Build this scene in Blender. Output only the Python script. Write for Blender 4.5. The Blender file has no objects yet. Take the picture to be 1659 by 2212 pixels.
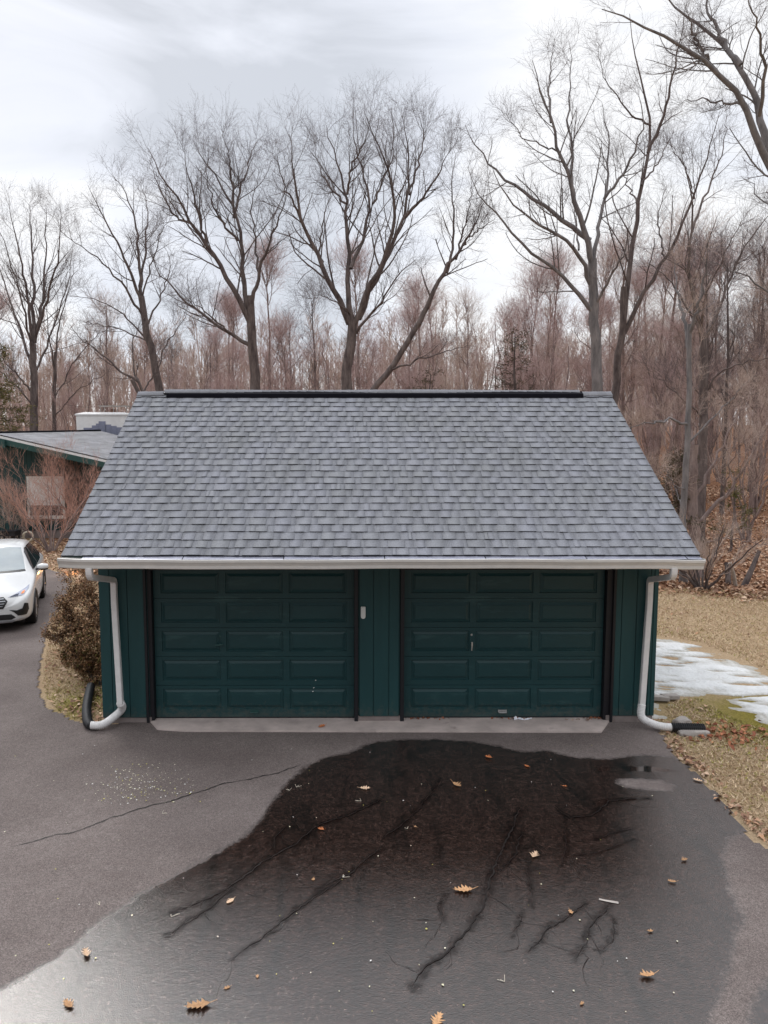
import bpy, bmesh, math, random
import numpy as np
from mathutils import Vector, Matrix
from mathutils.bvhtree import BVHTree
from mathutils.geometry import tessellate_polygon
PI = math.pi; R = math.radians
random.seed(7); rng = np.random.default_rng(11)
S = bpy.context.scene
COL = S.collection

# ---------------- camera -------------------------------------------------
F, PITCH, YAW, H, CX, CY = 1535.1, 0.0931, 0.0042, 3.7766, 775.7, 1108.9   # in units of a 1659 x 2212 frame
cam_d = bpy.data.cameras.new('camera'); cam = bpy.data.objects.new('camera', cam_d); COL.objects.link(cam)
cam.location = (0, 0, H); cam.rotation_euler = (PI/2 - PITCH, 0, -YAW)
cam_d.sensor_fit = 'VERTICAL'; cam_d.sensor_height = 32.0; cam_d.lens = 32.0*F/2212
cam_d.shift_x = (829.5-CX)/2212; cam_d.shift_y = (CY-1106)/2212
cam_d.clip_start = .1; cam_d.clip_end = 2000
S.camera = cam
S.render.resolution_x = 768; S.render.resolution_y = 1024
FWD = Vector((math.sin(YAW)*math.cos(PITCH), math.cos(YAW)*math.cos(PITCH), -math.sin(PITCH)))
RGT = Vector((math.cos(YAW), -math.sin(YAW), 0)); UPV = RGT.cross(FWD)
def ray(x, y): return FWD + RGT*((x-CX)/F) + UPV*((CY-y)/F)
def at(x, y, Y):                    # the point of the world plane Y seen in direction x, y
    d = ray(x, y); t = Y/d.y; return Vector((d.x*t, Y, H+d.z*t))
def gr(x, y, z=0.0):                # the point at height z
    d = ray(x, y); t = (z-H)/d.z; return Vector((d.x*t, d.y*t, z))

# ---------------- world, sun, exposure -----------------------------------
SUN_EL, SUN_AZ = R(42), R(-35)      # sun behind the garage to the left, veiled by cloud
w = bpy.data.worlds.new("World"); S.world = w; w.use_nodes = True
nt = w.node_tree; nt.nodes.clear()
def N(nt, t, **kw):
    n = nt.nodes.new(t)
    for k, v in kw.items():
        if k.startswith('i_'):
            n.inputs[k[2:].replace('_', ' ')].default_value = v
        else: setattr(n, k, v)
    return n
def ramp(nt, src, stops, interp='LINEAR'):
    r = nt.nodes.new('ShaderNodeValToRGB'); r.color_ramp.interpolation = interp
    e = r.color_ramp.elements
    while len(e) < len(stops): e.new(.5)
    for el, (p, c) in zip(e, stops):
        el.position = p; el.color = (c, c, c, 1) if isinstance(c, (int, float)) else (*c, 1)
    nt.links.new(src, r.inputs[0]); return r.outputs[0]
def mixc(nt, f, a, b, mode='MIX'):
    m = nt.nodes.new('ShaderNodeMix'); m.data_type = 'RGBA'; m.blend_type = mode
    for i, v in ((0, f), (6, a), (7, b)):
        if isinstance(v, (int, float)): m.inputs[i].default_value = v if i == 0 else (v, v, v, 1)
        elif isinstance(v, tuple): m.inputs[i].default_value = (*v, 1)
        else: nt.links.new(v, m.inputs[i])
    return m.outputs[2]
def math_(nt, op, a, b=None, c=None, clamp=False):
    m = nt.nodes.new('ShaderNodeMath'); m.operation = op; m.use_clamp = clamp
    for i, v in enumerate((a, b, c)):
        if v is None: continue
        if isinstance(v, (int, float)): m.inputs[i].default_value = v
        else: nt.links.new(v, m.inputs[i])
    return m.outputs[0]
sky = N(nt, 'ShaderNodeTexSky', sky_type='NISHITA', sun_disc=False, sun_elevation=SUN_EL, sun_rotation=SUN_AZ)
tc = N(nt, 'ShaderNodeTexCoord'); nrm = N(nt, 'ShaderNodeVectorMath', operation='NORMALIZE')
nt.links.new(tc.outputs['Generated'], nrm.inputs[0])
mp = N(nt, 'ShaderNodeMapping'); mp.inputs['Scale'].default_value = (1.1, 1.1, 2.6); mp.inputs['Location'].default_value = (.9, .35, .2)
nt.links.new(nrm.outputs[0], mp.inputs[0])
n1 = N(nt, 'ShaderNodeTexNoise', i_Scale=3.2, i_Detail=7.0, i_Roughness=.52, i_Distortion=.6); nt.links.new(mp.outputs[0], n1.inputs[0])
def blob(dirv, lo, hi):
    d = N(nt, 'ShaderNodeVectorMath', operation='DOT_PRODUCT'); nt.links.new(nrm.outputs[0], d.inputs[0]); d.inputs[1].default_value = Vector(dirv).normalized()
    mr = N(nt, 'ShaderNodeMapRange', interpolation_type='SMOOTHSTEP'); mr.inputs[1].default_value = lo; mr.inputs[2].default_value = hi
    nt.links.new(d.outputs['Value'], mr.inputs[0]); return mr.outputs[0]
dark = blob(ray(330, 200), .90, .99)          # the thick grey bank of cloud high on the left
dark2 = blob(ray(780, 380), .965, 1.0)
brt = blob(ray(60, 380), .975, 1.0)
brt2 = blob(ray(1150, 100), .93, .995)
v = math_(nt, 'SUBTRACT', n1.outputs[0], .5); v = math_(nt, 'MULTIPLY', v, 2.6)
v = math_(nt, 'ADD', v, .90)
v = math_(nt, 'MULTIPLY_ADD', dark, -.66, v); v = math_(nt, 'MULTIPLY_ADD', dark2, -.30, v)
v = math_(nt, 'MULTIPLY_ADD', brt, .35, v); v = math_(nt, 'MULTIPLY_ADD', brt2, .22, v)
cl = ramp(nt, v, [(0.05, (4.6, 4.8, 5.2)), (.45, (5.9, 6.1, 6.6)), (.72, (6.5, 6.65, 7.0)), (1.0, (7.2, 7.2, 7.25))])
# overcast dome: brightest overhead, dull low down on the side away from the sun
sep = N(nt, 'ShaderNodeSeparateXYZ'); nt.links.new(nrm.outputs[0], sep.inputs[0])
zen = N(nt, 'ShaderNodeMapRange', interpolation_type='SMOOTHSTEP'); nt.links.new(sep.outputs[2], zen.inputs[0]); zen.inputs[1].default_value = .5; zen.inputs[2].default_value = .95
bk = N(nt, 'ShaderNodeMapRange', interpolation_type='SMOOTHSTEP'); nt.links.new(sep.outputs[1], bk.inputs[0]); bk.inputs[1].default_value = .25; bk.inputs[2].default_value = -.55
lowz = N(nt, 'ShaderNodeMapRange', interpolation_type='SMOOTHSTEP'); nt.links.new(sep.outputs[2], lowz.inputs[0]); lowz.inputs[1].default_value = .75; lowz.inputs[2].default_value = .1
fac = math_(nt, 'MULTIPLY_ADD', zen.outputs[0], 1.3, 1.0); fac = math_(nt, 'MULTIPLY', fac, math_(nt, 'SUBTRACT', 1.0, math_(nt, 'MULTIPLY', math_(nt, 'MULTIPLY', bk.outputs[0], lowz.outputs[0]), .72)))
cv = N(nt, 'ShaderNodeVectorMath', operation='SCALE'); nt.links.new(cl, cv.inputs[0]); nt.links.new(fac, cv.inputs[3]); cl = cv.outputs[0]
bg = N(nt, 'ShaderNodeBackground'); bg.inputs[1].default_value = .1
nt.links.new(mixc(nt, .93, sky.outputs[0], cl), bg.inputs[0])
wo = N(nt, 'ShaderNodeOutputWorld'); nt.links.new(bg.outputs[0], wo.inputs[0])
sd = bpy.data.lights.new('sun', 'SUN'); sd.energy = .7; sd.angle = R(14); sd.color = (1, .96, .9)
so = bpy.data.objects.new('sun', sd); COL.objects.link(so)
sv = Vector((math.sin(SUN_AZ)*math.cos(SUN_EL), math.cos(SUN_AZ)*math.cos(SUN_EL), math.sin(SUN_EL)))
so.rotation_euler = sv.to_track_quat('Z', 'Y').to_euler(); so.location = (0, 0, 30)
S.view_settings.view_transform = 'Standard'; S.view_settings.look = 'None'
S.view_settings.exposure = 0.55; S.view_settings.gamma = 1

# ---------------- helpers ------------------------------------------------
def tag(o, label=None, cat=None, group=None, kind=None):
    if label: o['label'] = label
    if cat: o['category'] = cat
    if group: o['group'] = group
    if kind: o['kind'] = kind
    return o
def empty(name, loc, label, cat, group=None, rz=0):
    o = bpy.data.objects.new(name, None); COL.objects.link(o); o.location = loc; o.rotation_euler = (0, 0, rz)
    return tag(o, label, cat, group)
def copy_tree(o, parent=None):
    c = o.copy(); COL.objects.link(c); c.parent = parent
    for ch in list(o.children): copy_tree(ch, c)
    return c
class MB:
    def __init__(s): s.v = []; s.f = []
    def add(s, vs, fs):
        n = len(s.v); s.v += [tuple(p) for p in vs]; s.f += [tuple(i+n for i in f) for f in fs]; return s
    def box(s, x0, x1, y0, y1, z0, z1):
        return s.add([(x0,y0,z0),(x1,y0,z0),(x1,y1,z0),(x0,y1,z0),(x0,y0,z1),(x1,y0,z1),(x1,y1,z1),(x0,y1,z1)],
                     [(0,3,2,1),(4,5,6,7),(0,1,5,4),(1,2,6,5),(2,3,7,6),(3,0,4,7)])
    def prism(s, poly, axis_vec):     # extrude closed polygon (3D pts) along a vector
        n = len(poly); a = [Vector(p) for p in poly]; b = [p+Vector(axis_vec) for p in a]
        return s.add(a+b, [tuple(range(n))[::-1], tuple(range(n, 2*n))] + [(i, (i+1) % n, n+(i+1) % n, n+i) for i in range(n)])
    def slab(s, poly, t):             # polygon with thickness t downwards
        return s.prism(poly, (0, 0, -t))
    def tube(s, pts, rad, k=8, sx=1, sy=1, caps=True, square=False):
        pts = [Vector(p) for p in pts]; n = len(pts)
        if not hasattr(rad, '__len__'): rad = [rad]*n
        up = Vector((0, 0, 1)); rings = []; prev = None
        for i, p in enumerate(pts):
            t = (pts[min(i+1, n-1)]-pts[max(i-1, 0)]).normalized()
            if prev is None:
                a = t.cross(Vector((0, 1, 0)) if abs(t.y) < .9 else up).normalized()
            else:
                a = (prev - t*prev.dot(t)).normalized()
            prev = a; b = t.cross(a)
            for j in range(k):
                an = 2*PI*j/k + (PI/k if square else 0)
                rings.append(p + a*math.cos(an)*rad[i]*sx + b*math.sin(an)*rad[i]*sy)
        fs = [(i*k+j, i*k+(j+1) % k, (i+1)*k+(j+1) % k, (i+1)*k+j) for i in range(n-1) for j in range(k)]
        if caps: fs += [tuple(range(k))[::-1], tuple(range((n-1)*k, n*k))]
        return s.add(rings, fs)
    def lathe(s, prof, c=(0,0,0), k=24, axis='Z'):
        vs = []
        for r, h in prof:
            for j in range(k):
                a = 2*PI*j/k; x, y, z = r*math.cos(a), r*math.sin(a), h
                if axis == 'X': x, y, z = z, x, y
                if axis == 'Y': x, y, z = x, z, y
                vs.append((c[0]+x, c[1]+y, c[2]+z))
        m = len(prof)
        fs = [(i*k+j, i*k+(j+1) % k, (i+1)*k+(j+1) % k, (i+1)*k+j) for i in range(m-1) for j in range(k)]
        return s.add(vs, fs)
    def build(s, name, m, parent=None, smooth=False, bevel=0, local=False):
        me = bpy.data.meshes.new(name); me.from_pydata([tuple(v) for v in s.v], [], s.f)
        o = bpy.data.objects.new(name, me); COL.objects.link(o)
        bm = bmesh.new(); bm.from_mesh(me); bmesh.ops.recalc_face_normals(bm, faces=bm.faces)
        if bevel:
            es = [e for e in bm.edges if len(e.link_faces) == 2 and e.calc_face_angle(0) > .7]
            bmesh.ops.bevel(bm, geom=es, offset=bevel, segments=2, affect='EDGES', clamp_overlap=True)
        bm.to_mesh(me); bm.free()
        me.materials.append(m)
        if smooth:
            me.shade_smooth()
            try: me.set_sharp_from_angle(angle=R(40))
            except Exception: pass
        if parent:
            o.parent = parent
            if not local:      # vertices are given in world space
                mw = parent_world(parent)
                me.transform(mw.inverted())
        return o
def parent_world(p):
    m = Matrix.LocRotScale(p.location, p.rotation_euler, p.scale)
    return (parent_world(p.parent) @ m) if p.parent else m
def np_mesh(name, verts, faces, m, parent=None, smooth=False, cols=None, attrs=None, local=False):
    """verts (n,3), faces (k,3 or 4) numpy"""
    me = bpy.data.meshes.new(name); verts = np.asarray(verts, dtype=np.float32); faces = np.asarray(faces, dtype=np.int32)
    if parent is not None and not local:
        mi = np.array(parent_world(parent).inverted()); verts = (verts @ mi[:3, :3].T + mi[:3, 3]).astype(np.float32)
    k = faces.shape[1]; nf = len(faces)
    me.vertices.add(len(verts)); me.vertices.foreach_set('co', verts.ravel())
    me.loops.add(nf*k); me.loops.foreach_set('vertex_index', faces.ravel())
    me.polygons.add(nf); me.polygons.foreach_set('loop_start', np.arange(0, nf*k, k, dtype=np.int32))
    me.update(calc_edges=True); me.validate()
    if smooth: me.shade_smooth()
    if cols is not None:
        ca = me.color_attributes.new('tone', 'FLOAT_COLOR', 'POINT')
        c4 = np.ones((len(verts), 4), dtype=np.float32); c4[:, :3] = cols; ca.data.foreach_set('color', c4.ravel())
    for n_, a in (attrs or {}).items():
        at_ = me.attributes.new(n_, 'FLOAT', 'POINT'); at_.data.foreach_set('value', np.asarray(a, dtype=np.float32))
    me.materials.append(m)
    o = bpy.data.objects.new(name, me); COL.objects.link(o)
    if parent is not None: o.parent = parent
    return o

# ---------------- materials ----------------------------------------------
def newmat(name):
    m = bpy.data.materials.new(name); m.use_nodes = True; nt = m.node_tree
    return m, nt, nt.nodes['Principled BSDF']
def simple(name, c, rough=.6, var=.15, scale=6, bump=0, bscale=60, metal=0, stretch=None, spec=.5, dirt=None, coat=0, splash=False):
    m, nt, b = newmat(name)
    tc = N(nt, 'ShaderNodeTexCoord'); src = tc.outputs['Object']
    if stretch:
        mp = N(nt, 'ShaderNodeMapping'); mp.inputs['Scale'].default_value = stretch; nt.links.new(src, mp.inputs[0]); src = mp.outputs[0]
    n = N(nt, 'ShaderNodeTexNoise', i_Scale=scale, i_Detail=6.0, i_Roughness=.6); nt.links.new(src, n.inputs[0])
    lo = tuple(x*(1-var) for x in c); hi = tuple(min(1, x*(1+var)) for x in c)
    col = mixc(nt, ramp(nt, n.outputs[0], [(.3, 0), (.7, 1)]), lo, hi)
    if dirt:
        n2 = N(nt, 'ShaderNodeTexNoise', i_Scale=dirt[1], i_Detail=8.0, i_Roughness=.7); nt.links.new(src, n2.inputs[0])
        col = mixc(nt, ramp(nt, n2.outputs[0], [(dirt[2], 0), (dirt[2]+.12, 1)]), col, dirt[0])
    if splash:      # mud splashed up the bottom quarter metre
        gm_ = N(nt, 'ShaderNodeNewGeometry'); sx = N(nt, 'ShaderNodeSeparateXYZ'); nt.links.new(gm_.outputs['Position'], sx.inputs[0])
        n4 = N(nt, 'ShaderNodeTexNoise', i_Scale=14.0, i_Detail=8.0, i_Roughness=.75); nt.links.new(gm_.outputs['Position'], n4.inputs[0])
        sp_ = ramp(nt, math_(nt, 'MULTIPLY_ADD', sx.outputs[2], -.9, math_(nt, 'ADD', n4.outputs[0], .12)), [(.42, 0), (.62, .6)])
        col = mixc(nt, sp_, col, (.075, .085, .075))
    nt.links.new(col, b.inputs['Base Color'])
    b.inputs['Roughness'].default_value = rough; b.inputs['Metallic'].default_value = metal
    b.inputs['Specular IOR Level'].default_value = spec; b.inputs['Coat Weight'].default_value = coat
    if bump:
        n3 = N(nt, 'ShaderNodeTexNoise', i_Scale=bscale, i_Detail=4.0); nt.links.new(src, n3.inputs[0])
        bp = N(nt, 'ShaderNodeBump', i_Strength=1.0, i_Distance=bump); nt.links.new(n3.outputs[0], bp.inputs['Height']); nt.links.new(bp.outputs[0], b.inputs['Normal'])
    return m
def attrmat(name, rough=.8, spec=.3, nscale=0, nvar=.2, trans=0):
    m, nt, b = newmat(name)
    a = N(nt, 'ShaderNodeAttribute', attribute_name='tone'); col = a.outputs['Color']
    if nscale:
        tc = N(nt, 'ShaderNodeTexCoord'); n = N(nt, 'ShaderNodeTexNoise', i_Scale=nscale, i_Detail=5.0); nt.links.new(tc.outputs['Object'], n.inputs[0])
        col = mixc(nt, 1.0, col, ramp(nt, n.outputs[0], [(.3, 1-nvar), (.7, 1+nvar)]), 'MULTIPLY')
    nt.links.new(col, b.inputs['Base Color']); b.inputs['Roughness'].default_value = rough; b.inputs['Specular IOR Level'].default_value = spec
    return m
M = {}
M['teal'] = simple('teal_siding_paint', (.015, .060, .065), .5, .14, 5, .0012, 120, stretch=(1, 1, .12), spec=.35, dirt=((.03, .075, .072), 9, .62), splash=True)
M['door'] = simple('teal_door_paint', (.012, .052, .058), .42, .10, 4, .0008, 90, stretch=(.3, 1, 1.5), spec=.4, dirt=((.032, .085, .088), 5, .56), splash=True)
M['tealtrim'] = simple('teal_trim_paint', (.020, .072, .068), .5, .15, 8)
M['blackrubber'] = simple('black_rubber', (.006, .006, .010), .55, .3, 10)
M['white_metal'] = simple('white_gutter_enamel', (.70, .69, .67), .38, .06, 7, 0, dirt=((.42, .39, .36), 14, .64))
M['white_pipe'] = simple('white_downspout_enamel', (.74, .73, .73), .42, .07, 9, 0, dirt=((.42, .38, .35), 16, .68))
M['guard'] = simple('grey_gutter_guard', (.26, .27, .34), .35, .2, 30, 0, metal=.5)
M['concrete'] = simple('worn_concrete', (.46, .39, .365), .85, .22, 3, .004, 60, dirt=((.24, .19, .18), 2.2, .6))
M['found'] = simple('foundation_concrete', (.25, .21, .20), .9, .2, 5, .004, 60)
M['black_plastic'] = simple('black_corrugated_plastic', (.018, .018, .020), .38, .2, 10)
M['vent'] = simple('black_vent_plastic', (.006, .006, .010), .9, .2, 10, spec=.1)
M['stone'] = simple('pale_stone', (.34, .31, .29), .9, .25, 9, .01, 30, dirt=((.17, .16, .13), 8, .6))
M['brick'] = simple('worn_brick', (.30, .17, .12), .9, .25, 12, .005, 40)
M['snow'] = simple('old_snow', (.66, .67, .68), .7, .12, 3.5, .03, 22, dirt=((.34, .31, .27), 26, .66))
M['white_paint'] = simple('chimney_white_paint', (.80, .80, .80), .7, .07, 4, 0, dirt=((.45, .45, .47), 5, .62))
M['flash'] = simple('slate_blue_flashing', (.24, .26, .36), .5, .15, 20)
M['steel'] = simple('galvanised_steel', (.5, .5, .5), .35, .1, 30, metal=.8)
M['white_plastic'] = simple('white_plastic', (.75, .76, .74), .45, .04, 10)
M['plank'] = simple('weathered_log', (.45, .40, .35), .9, .3, 12, .004, 40)
M['wicker'] = simple('blue_black_metal', (.02, .022, .03), .4, .2, 10)
M['rope'] = simple('cream_hose', (.6, .55, .45), .6, .1, 20)
M['rag'] = simple('white_plastic_rag', (.75, .76, .82), .6, .1, 20)
M['leafbr'] = attrmat('fallen_leaf', .7, .3, 60, .25)
M['litter'] = attrmat('leaf_litter', .85, .2)
M['foliage'] = attrmat('shrub_foliage', .75, .25)
M['blade'] = attrmat('grass_blades', .85, .15)

def bark(name, c1, c2, scale=6):
    m, nt, b = newmat(name)
    tc = N(nt, 'ShaderNodeTexCoord'); mp = N(nt, 'ShaderNodeMapping'); mp.inputs['Scale'].default_value = (1, 1, .25); nt.links.new(tc.outputs['Object'], mp.inputs[0])
    n = N(nt, 'ShaderNodeTexNoise', i_Scale=scale, i_Detail=8.0, i_Roughness=.7); nt.links.new(mp.outputs[0], n.inputs[0])
    nt.links.new(mixc(nt, ramp(nt, n.outputs[0], [(.35, 0), (.65, 1)]), c1, c2), b.inputs['Base Color'])
    b.inputs['Roughness'].default_value = .9; b.inputs['Specular IOR Level'].default_value = .2
    bp = N(nt, 'ShaderNodeBump', i_Strength=1.0, i_Distance=.03); nt.links.new(n.outputs[0], bp.inputs['Height']); nt.links.new(bp.outputs[0], b.inputs['Normal'])
    return m
M['bark'] = bark('grey_brown_bark', (.07, .055, .055), (.20, .165, .155))
M['twig'] = bark('brown_twig_bark', (.09, .07, .075), (.22, .18, .18), 3)
M['bark_pink'] = bark('pinkish_bark', (.17, .125, .12), (.34, .27, .25))
M['twig_red'] = bark('red_budded_twigs', (.38, .26, .25), (.60, .46, .44), 2)
M['twig_tan'] = bark('tan_twigs', (.38, .29, .25), (.60, .48, .42), 2)
M['bark_grey'] = bark('pale_grey_bark', (.12, .115, .12), (.27, .25, .25))
M['twig_maple'] = bark('rust_maple_twigs', (.42, .22, .17), (.68, .42, .34), 3)

# shingles: per-tab tone + granules
def shingle_mat():
    m, nt, b = newmat('grey_asphalt_shingles')
    a = N(nt, 'ShaderNodeAttribute', attribute_name='tone'); tc = N(nt, 'ShaderNodeTexCoord')
    n = N(nt, 'ShaderNodeTexNoise', i_Scale=110.0, i_Detail=3.0, i_Roughness=.8); nt.links.new(tc.outputs['Object'], n.inputs[0])
    n2 = N(nt, 'ShaderNodeTexNoise', i_Scale=1.3, i_Detail=5.0); nt.links.new(tc.outputs['Object'], n2.inputs[0])
    c = mixc(nt, 1.0, a.outputs['Color'], ramp(nt, n.outputs[0], [(.3, .62), (.7, 1.4)]), 'MULTIPLY')
    c = mixc(nt, 1.0, c, ramp(nt, n2.outputs[0], [(.3, (.90, .90, .88)), (.7, (1.06, 1.06, 1.08))]), 'MULTIPLY')
    nt.links.new(c, b.inputs['Base Color']); b.inputs['Roughness'].default_value = .88; b.inputs['Specular IOR Level'].default_value = .25
    bp = N(nt, 'ShaderNodeBump', i_Strength=.6, i_Distance=.003); nt.links.new(n.outputs[0], bp.inputs['Height']); nt.links.new(bp.outputs[0], b.inputs['Normal'])
    return m
M['shingle'] = shingle_mat()

def asphalt_mat():
    m, nt, b = newmat('asphalt')
    tc = N(nt, 'ShaderNodeTexCoord'); ob = tc.outputs['Object']
    fine = N(nt, 'ShaderNodeTexNoise', i_Scale=95.0, i_Detail=4.0, i_Roughness=.75); nt.links.new(ob, fine.inputs[0])
    big = N(nt, 'ShaderNodeTexNoise', i_Scale=.55, i_Detail=6.0, i_Roughness=.55); nt.links.new(ob, big.inputs[0])
    mid = N(nt, 'ShaderNodeTexNoise', i_Scale=9.0, i_Detail=7.0, i_Roughness=.7); nt.links.new(ob, mid.inputs[0])
    vor = N(nt, 'ShaderNodeTexVoronoi', feature='F1', i_Scale=130.0); nt.links.new(ob, vor.inputs[0])
    dist = N(nt, 'ShaderNodeTexNoise', i_Scale=3.0, i_Detail=4.0); nt.links.new(ob, dist.inputs[0])
    # craquelure: distorted cell edges, only in the tired middle of the drive
    mv = N(nt, 'ShaderNodeVectorMath', operation='MULTIPLY_ADD'); nt.links.new(dist.outputs['Color'], mv.inputs[0]); mv.inputs[1].default_value = (.35, .35, 0); nt.links.new(ob, mv.inputs[2])
    cr = N(nt, 'ShaderNodeTexVoronoi', feature='DISTANCE_TO_EDGE', i_Scale=22.0); nt.links.new(mv.outputs[0], cr.inputs[0])
    crl = ramp(nt, cr.outputs['Distance'], [(.0, 1), (.055, 0)])
    crm = math_(nt, 'MULTIPLY', crl, ramp(nt, mid.outputs[0], [(.50, 0), (.60, 1)]))
    sdw = N(nt, 'ShaderNodeAttribute', attribute_name='wet').outputs['Fac']     # metres inside the wet area
    edge = math_(nt, 'MULTIPLY_ADD', mid.outputs[0], .16, math_(nt, 'SUBTRACT', sdw, .08)); edge = math_(nt, 'MULTIPLY_ADD', math_(nt, 'SUBTRACT', dist.outputs[0], .5), .12, edge)
    wet = N(nt, 'ShaderNodeMapRange', interpolation_type='SMOOTHSTEP'); nt.links.new(edge, wet.inputs[0]); wet.inputs[1].default_value = -.05; wet.inputs[2].default_value = .05
    wet = wet.outputs[0]
    pool = N(nt, 'ShaderNodeAttribute', attribute_name='pool').outputs['Fac']
    pl = N(nt, 'ShaderNodeMapRange', interpolation_type='SMOOTHSTEP'); nt.links.new(math_(nt, 'MULTIPLY_ADD', mid.outputs[0], .10, pool), pl.inputs[0]); pl.inputs[1].default_value = .03; pl.inputs[2].default_value = .10
    pl = pl.outputs[0]
    dry = mixc(nt, ramp(nt, big.outputs[0], [(.36, 0), (.62, 1)]), (.118, .098, .093), (.180, .153, .145))
    dry = mixc(nt, ramp(nt, mid.outputs[0], [(.35, 0), (.75, .5)]), dry, (.115, .089, .084))
    dry = mixc(nt, 1.0, dry, ramp(nt, fine.outputs[0], [(.32, .45), (.5, 1.0), (.72, 1.75)]), 'MULTIPLY')
    spk = ramp(nt, vor.outputs['Color'], [(.93, 0), (.96, 1)])
    dry = mixc(nt, math_(nt, 'MULTIPLY', spk, .55), dry, (.30, .27, .24))
    wc = mixc(nt, ramp(nt, mid.outputs[0], [(.3, 0), (.7, 1)]), (.013, .0065, .005), (.036, .021, .017))
    fm = N(nt, 'ShaderNodeMapping'); fm.inputs['Rotation'].default_value = (0, 0, R(28)); fm.inputs['Scale'].default_value = (4.2, .75, 1); nt.links.new(ob, fm.inputs[0])
    fl = N(nt, 'ShaderNodeTexNoise', i_Scale=1.0, i_Detail=6.0, i_Roughness=.6, i_Distortion=.9); nt.links.new(fm.outputs[0], fl.inputs[0])     # runoff streaks
    flm = ramp(nt, fl.outputs[0], [(.52, 0), (.66, .75)]); wc = mixc(nt, flm, wc, (.006, .0035, .003))
    sa = N(nt, 'ShaderNodeAttribute', attribute_name='seep').outputs['Fac']; sm = math_(nt, 'ADD', sa, math_(nt, 'MULTIPLY', math_(nt, 'SUBTRACT', mid.outputs[0], .5), 2.4))
    sm = math_(nt, 'MULTIPLY', ramp(nt, sm, [(.45, 0), (1.0, 1)]), ramp(nt, sa, [(.02, 0), (.6, 1)])); wc = mixc(nt, math_(nt, 'MULTIPLY', sm, .85), wc, (.006, .003, .0025))
    wc = mixc(nt, 1.0, wc, ramp(nt, fine.outputs[0], [(.34, .3), (.5, 1.0), (.7, 2.6)]), 'MULTIPLY')
    wc = mixc(nt, math_(nt, 'MULTIPLY', spk, .5), wc, (.12, .10, .09))
    col = mixc(nt, wet, dry, wc); col = mixc(nt, math_(nt, 'MULTIPLY', math_(nt, 'MULTIPLY', crm, wet), .5), col, (.006, .004, .004))
    rw = ramp(nt, mid.outputs[0], [(.35, .07), (.7, .16)])
    rw = mixc(nt, sm, rw, .09)
    ro = mixc(nt, wet, .88, rw); ro = mixc(nt, pl, ro, .03)
    nt.links.new(ro, b.inputs['Roughness'])
    nt.links.new(math_(nt, 'MULTIPLY', math_(nt, 'MULTIPLY', wet, math_(nt, 'SUBTRACT', 1.0, math_(nt, 'MULTIPLY', sm, .75))), .6), b.inputs['Coat Weight']); b.inputs['Coat Roughness'].default_value = .10; b.inputs['Coat IOR'].default_value = 1.5
    sp = mixc(nt, wet, .25, mixc(nt, sm, 1.0, .45)); nt.links.new(sp, b.inputs['Specular IOR Level'])
    hgt = math_(nt, 'MULTIPLY_ADD', vor.outputs['Distance'], .4, fine.outputs[0])
    hgt = math_(nt, 'MULTIPLY_ADD', math_(nt, 'MULTIPLY', crm, -.12), wet, hgt)
    grit = N(nt, 'ShaderNodeTexNoise', i_Scale=42.0, i_Detail=5.0, i_Roughness=.75); nt.links.new(ob, grit.inputs[0]); hgt = math_(nt, 'MULTIPLY_ADD', grit.outputs[0], 1.2, hgt)
    hollow = mixc(nt, wet, ramp(nt, grit.outputs[0], [(.38, .80), (.52, 1.0), (.66, 1.22)]), ramp(nt, grit.outputs[0], [(.38, .30), (.52, .95), (.64, 2.1)])); nt.links.new(mixc(nt, 1.0, col, hollow, 'MULTIPLY'), b.inputs['Base Color'])
    bd = mixc(nt, pl, mixc(nt, wet, .0035, .0012), .0); bp = N(nt, 'ShaderNodeBump', i_Strength=1.0)
    nt.links.new(bd, bp.inputs['Distance']); nt.links.new(hgt, bp.inputs['Height']); nt.links.new(bp.outputs[0], b.inputs['Normal']); nt.links.new(bp.outputs[0], b.inputs['Coat Normal'])
    return m
M['asphalt'] = asphalt_mat()
M['crack'] = simple('open_crack', (.010, .008, .008), .6, .4, 30)
M['seep'] = simple('water_in_crack', (.007, .004, .0035), .5, .5, 25, .003, 90, spec=.3)

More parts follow.
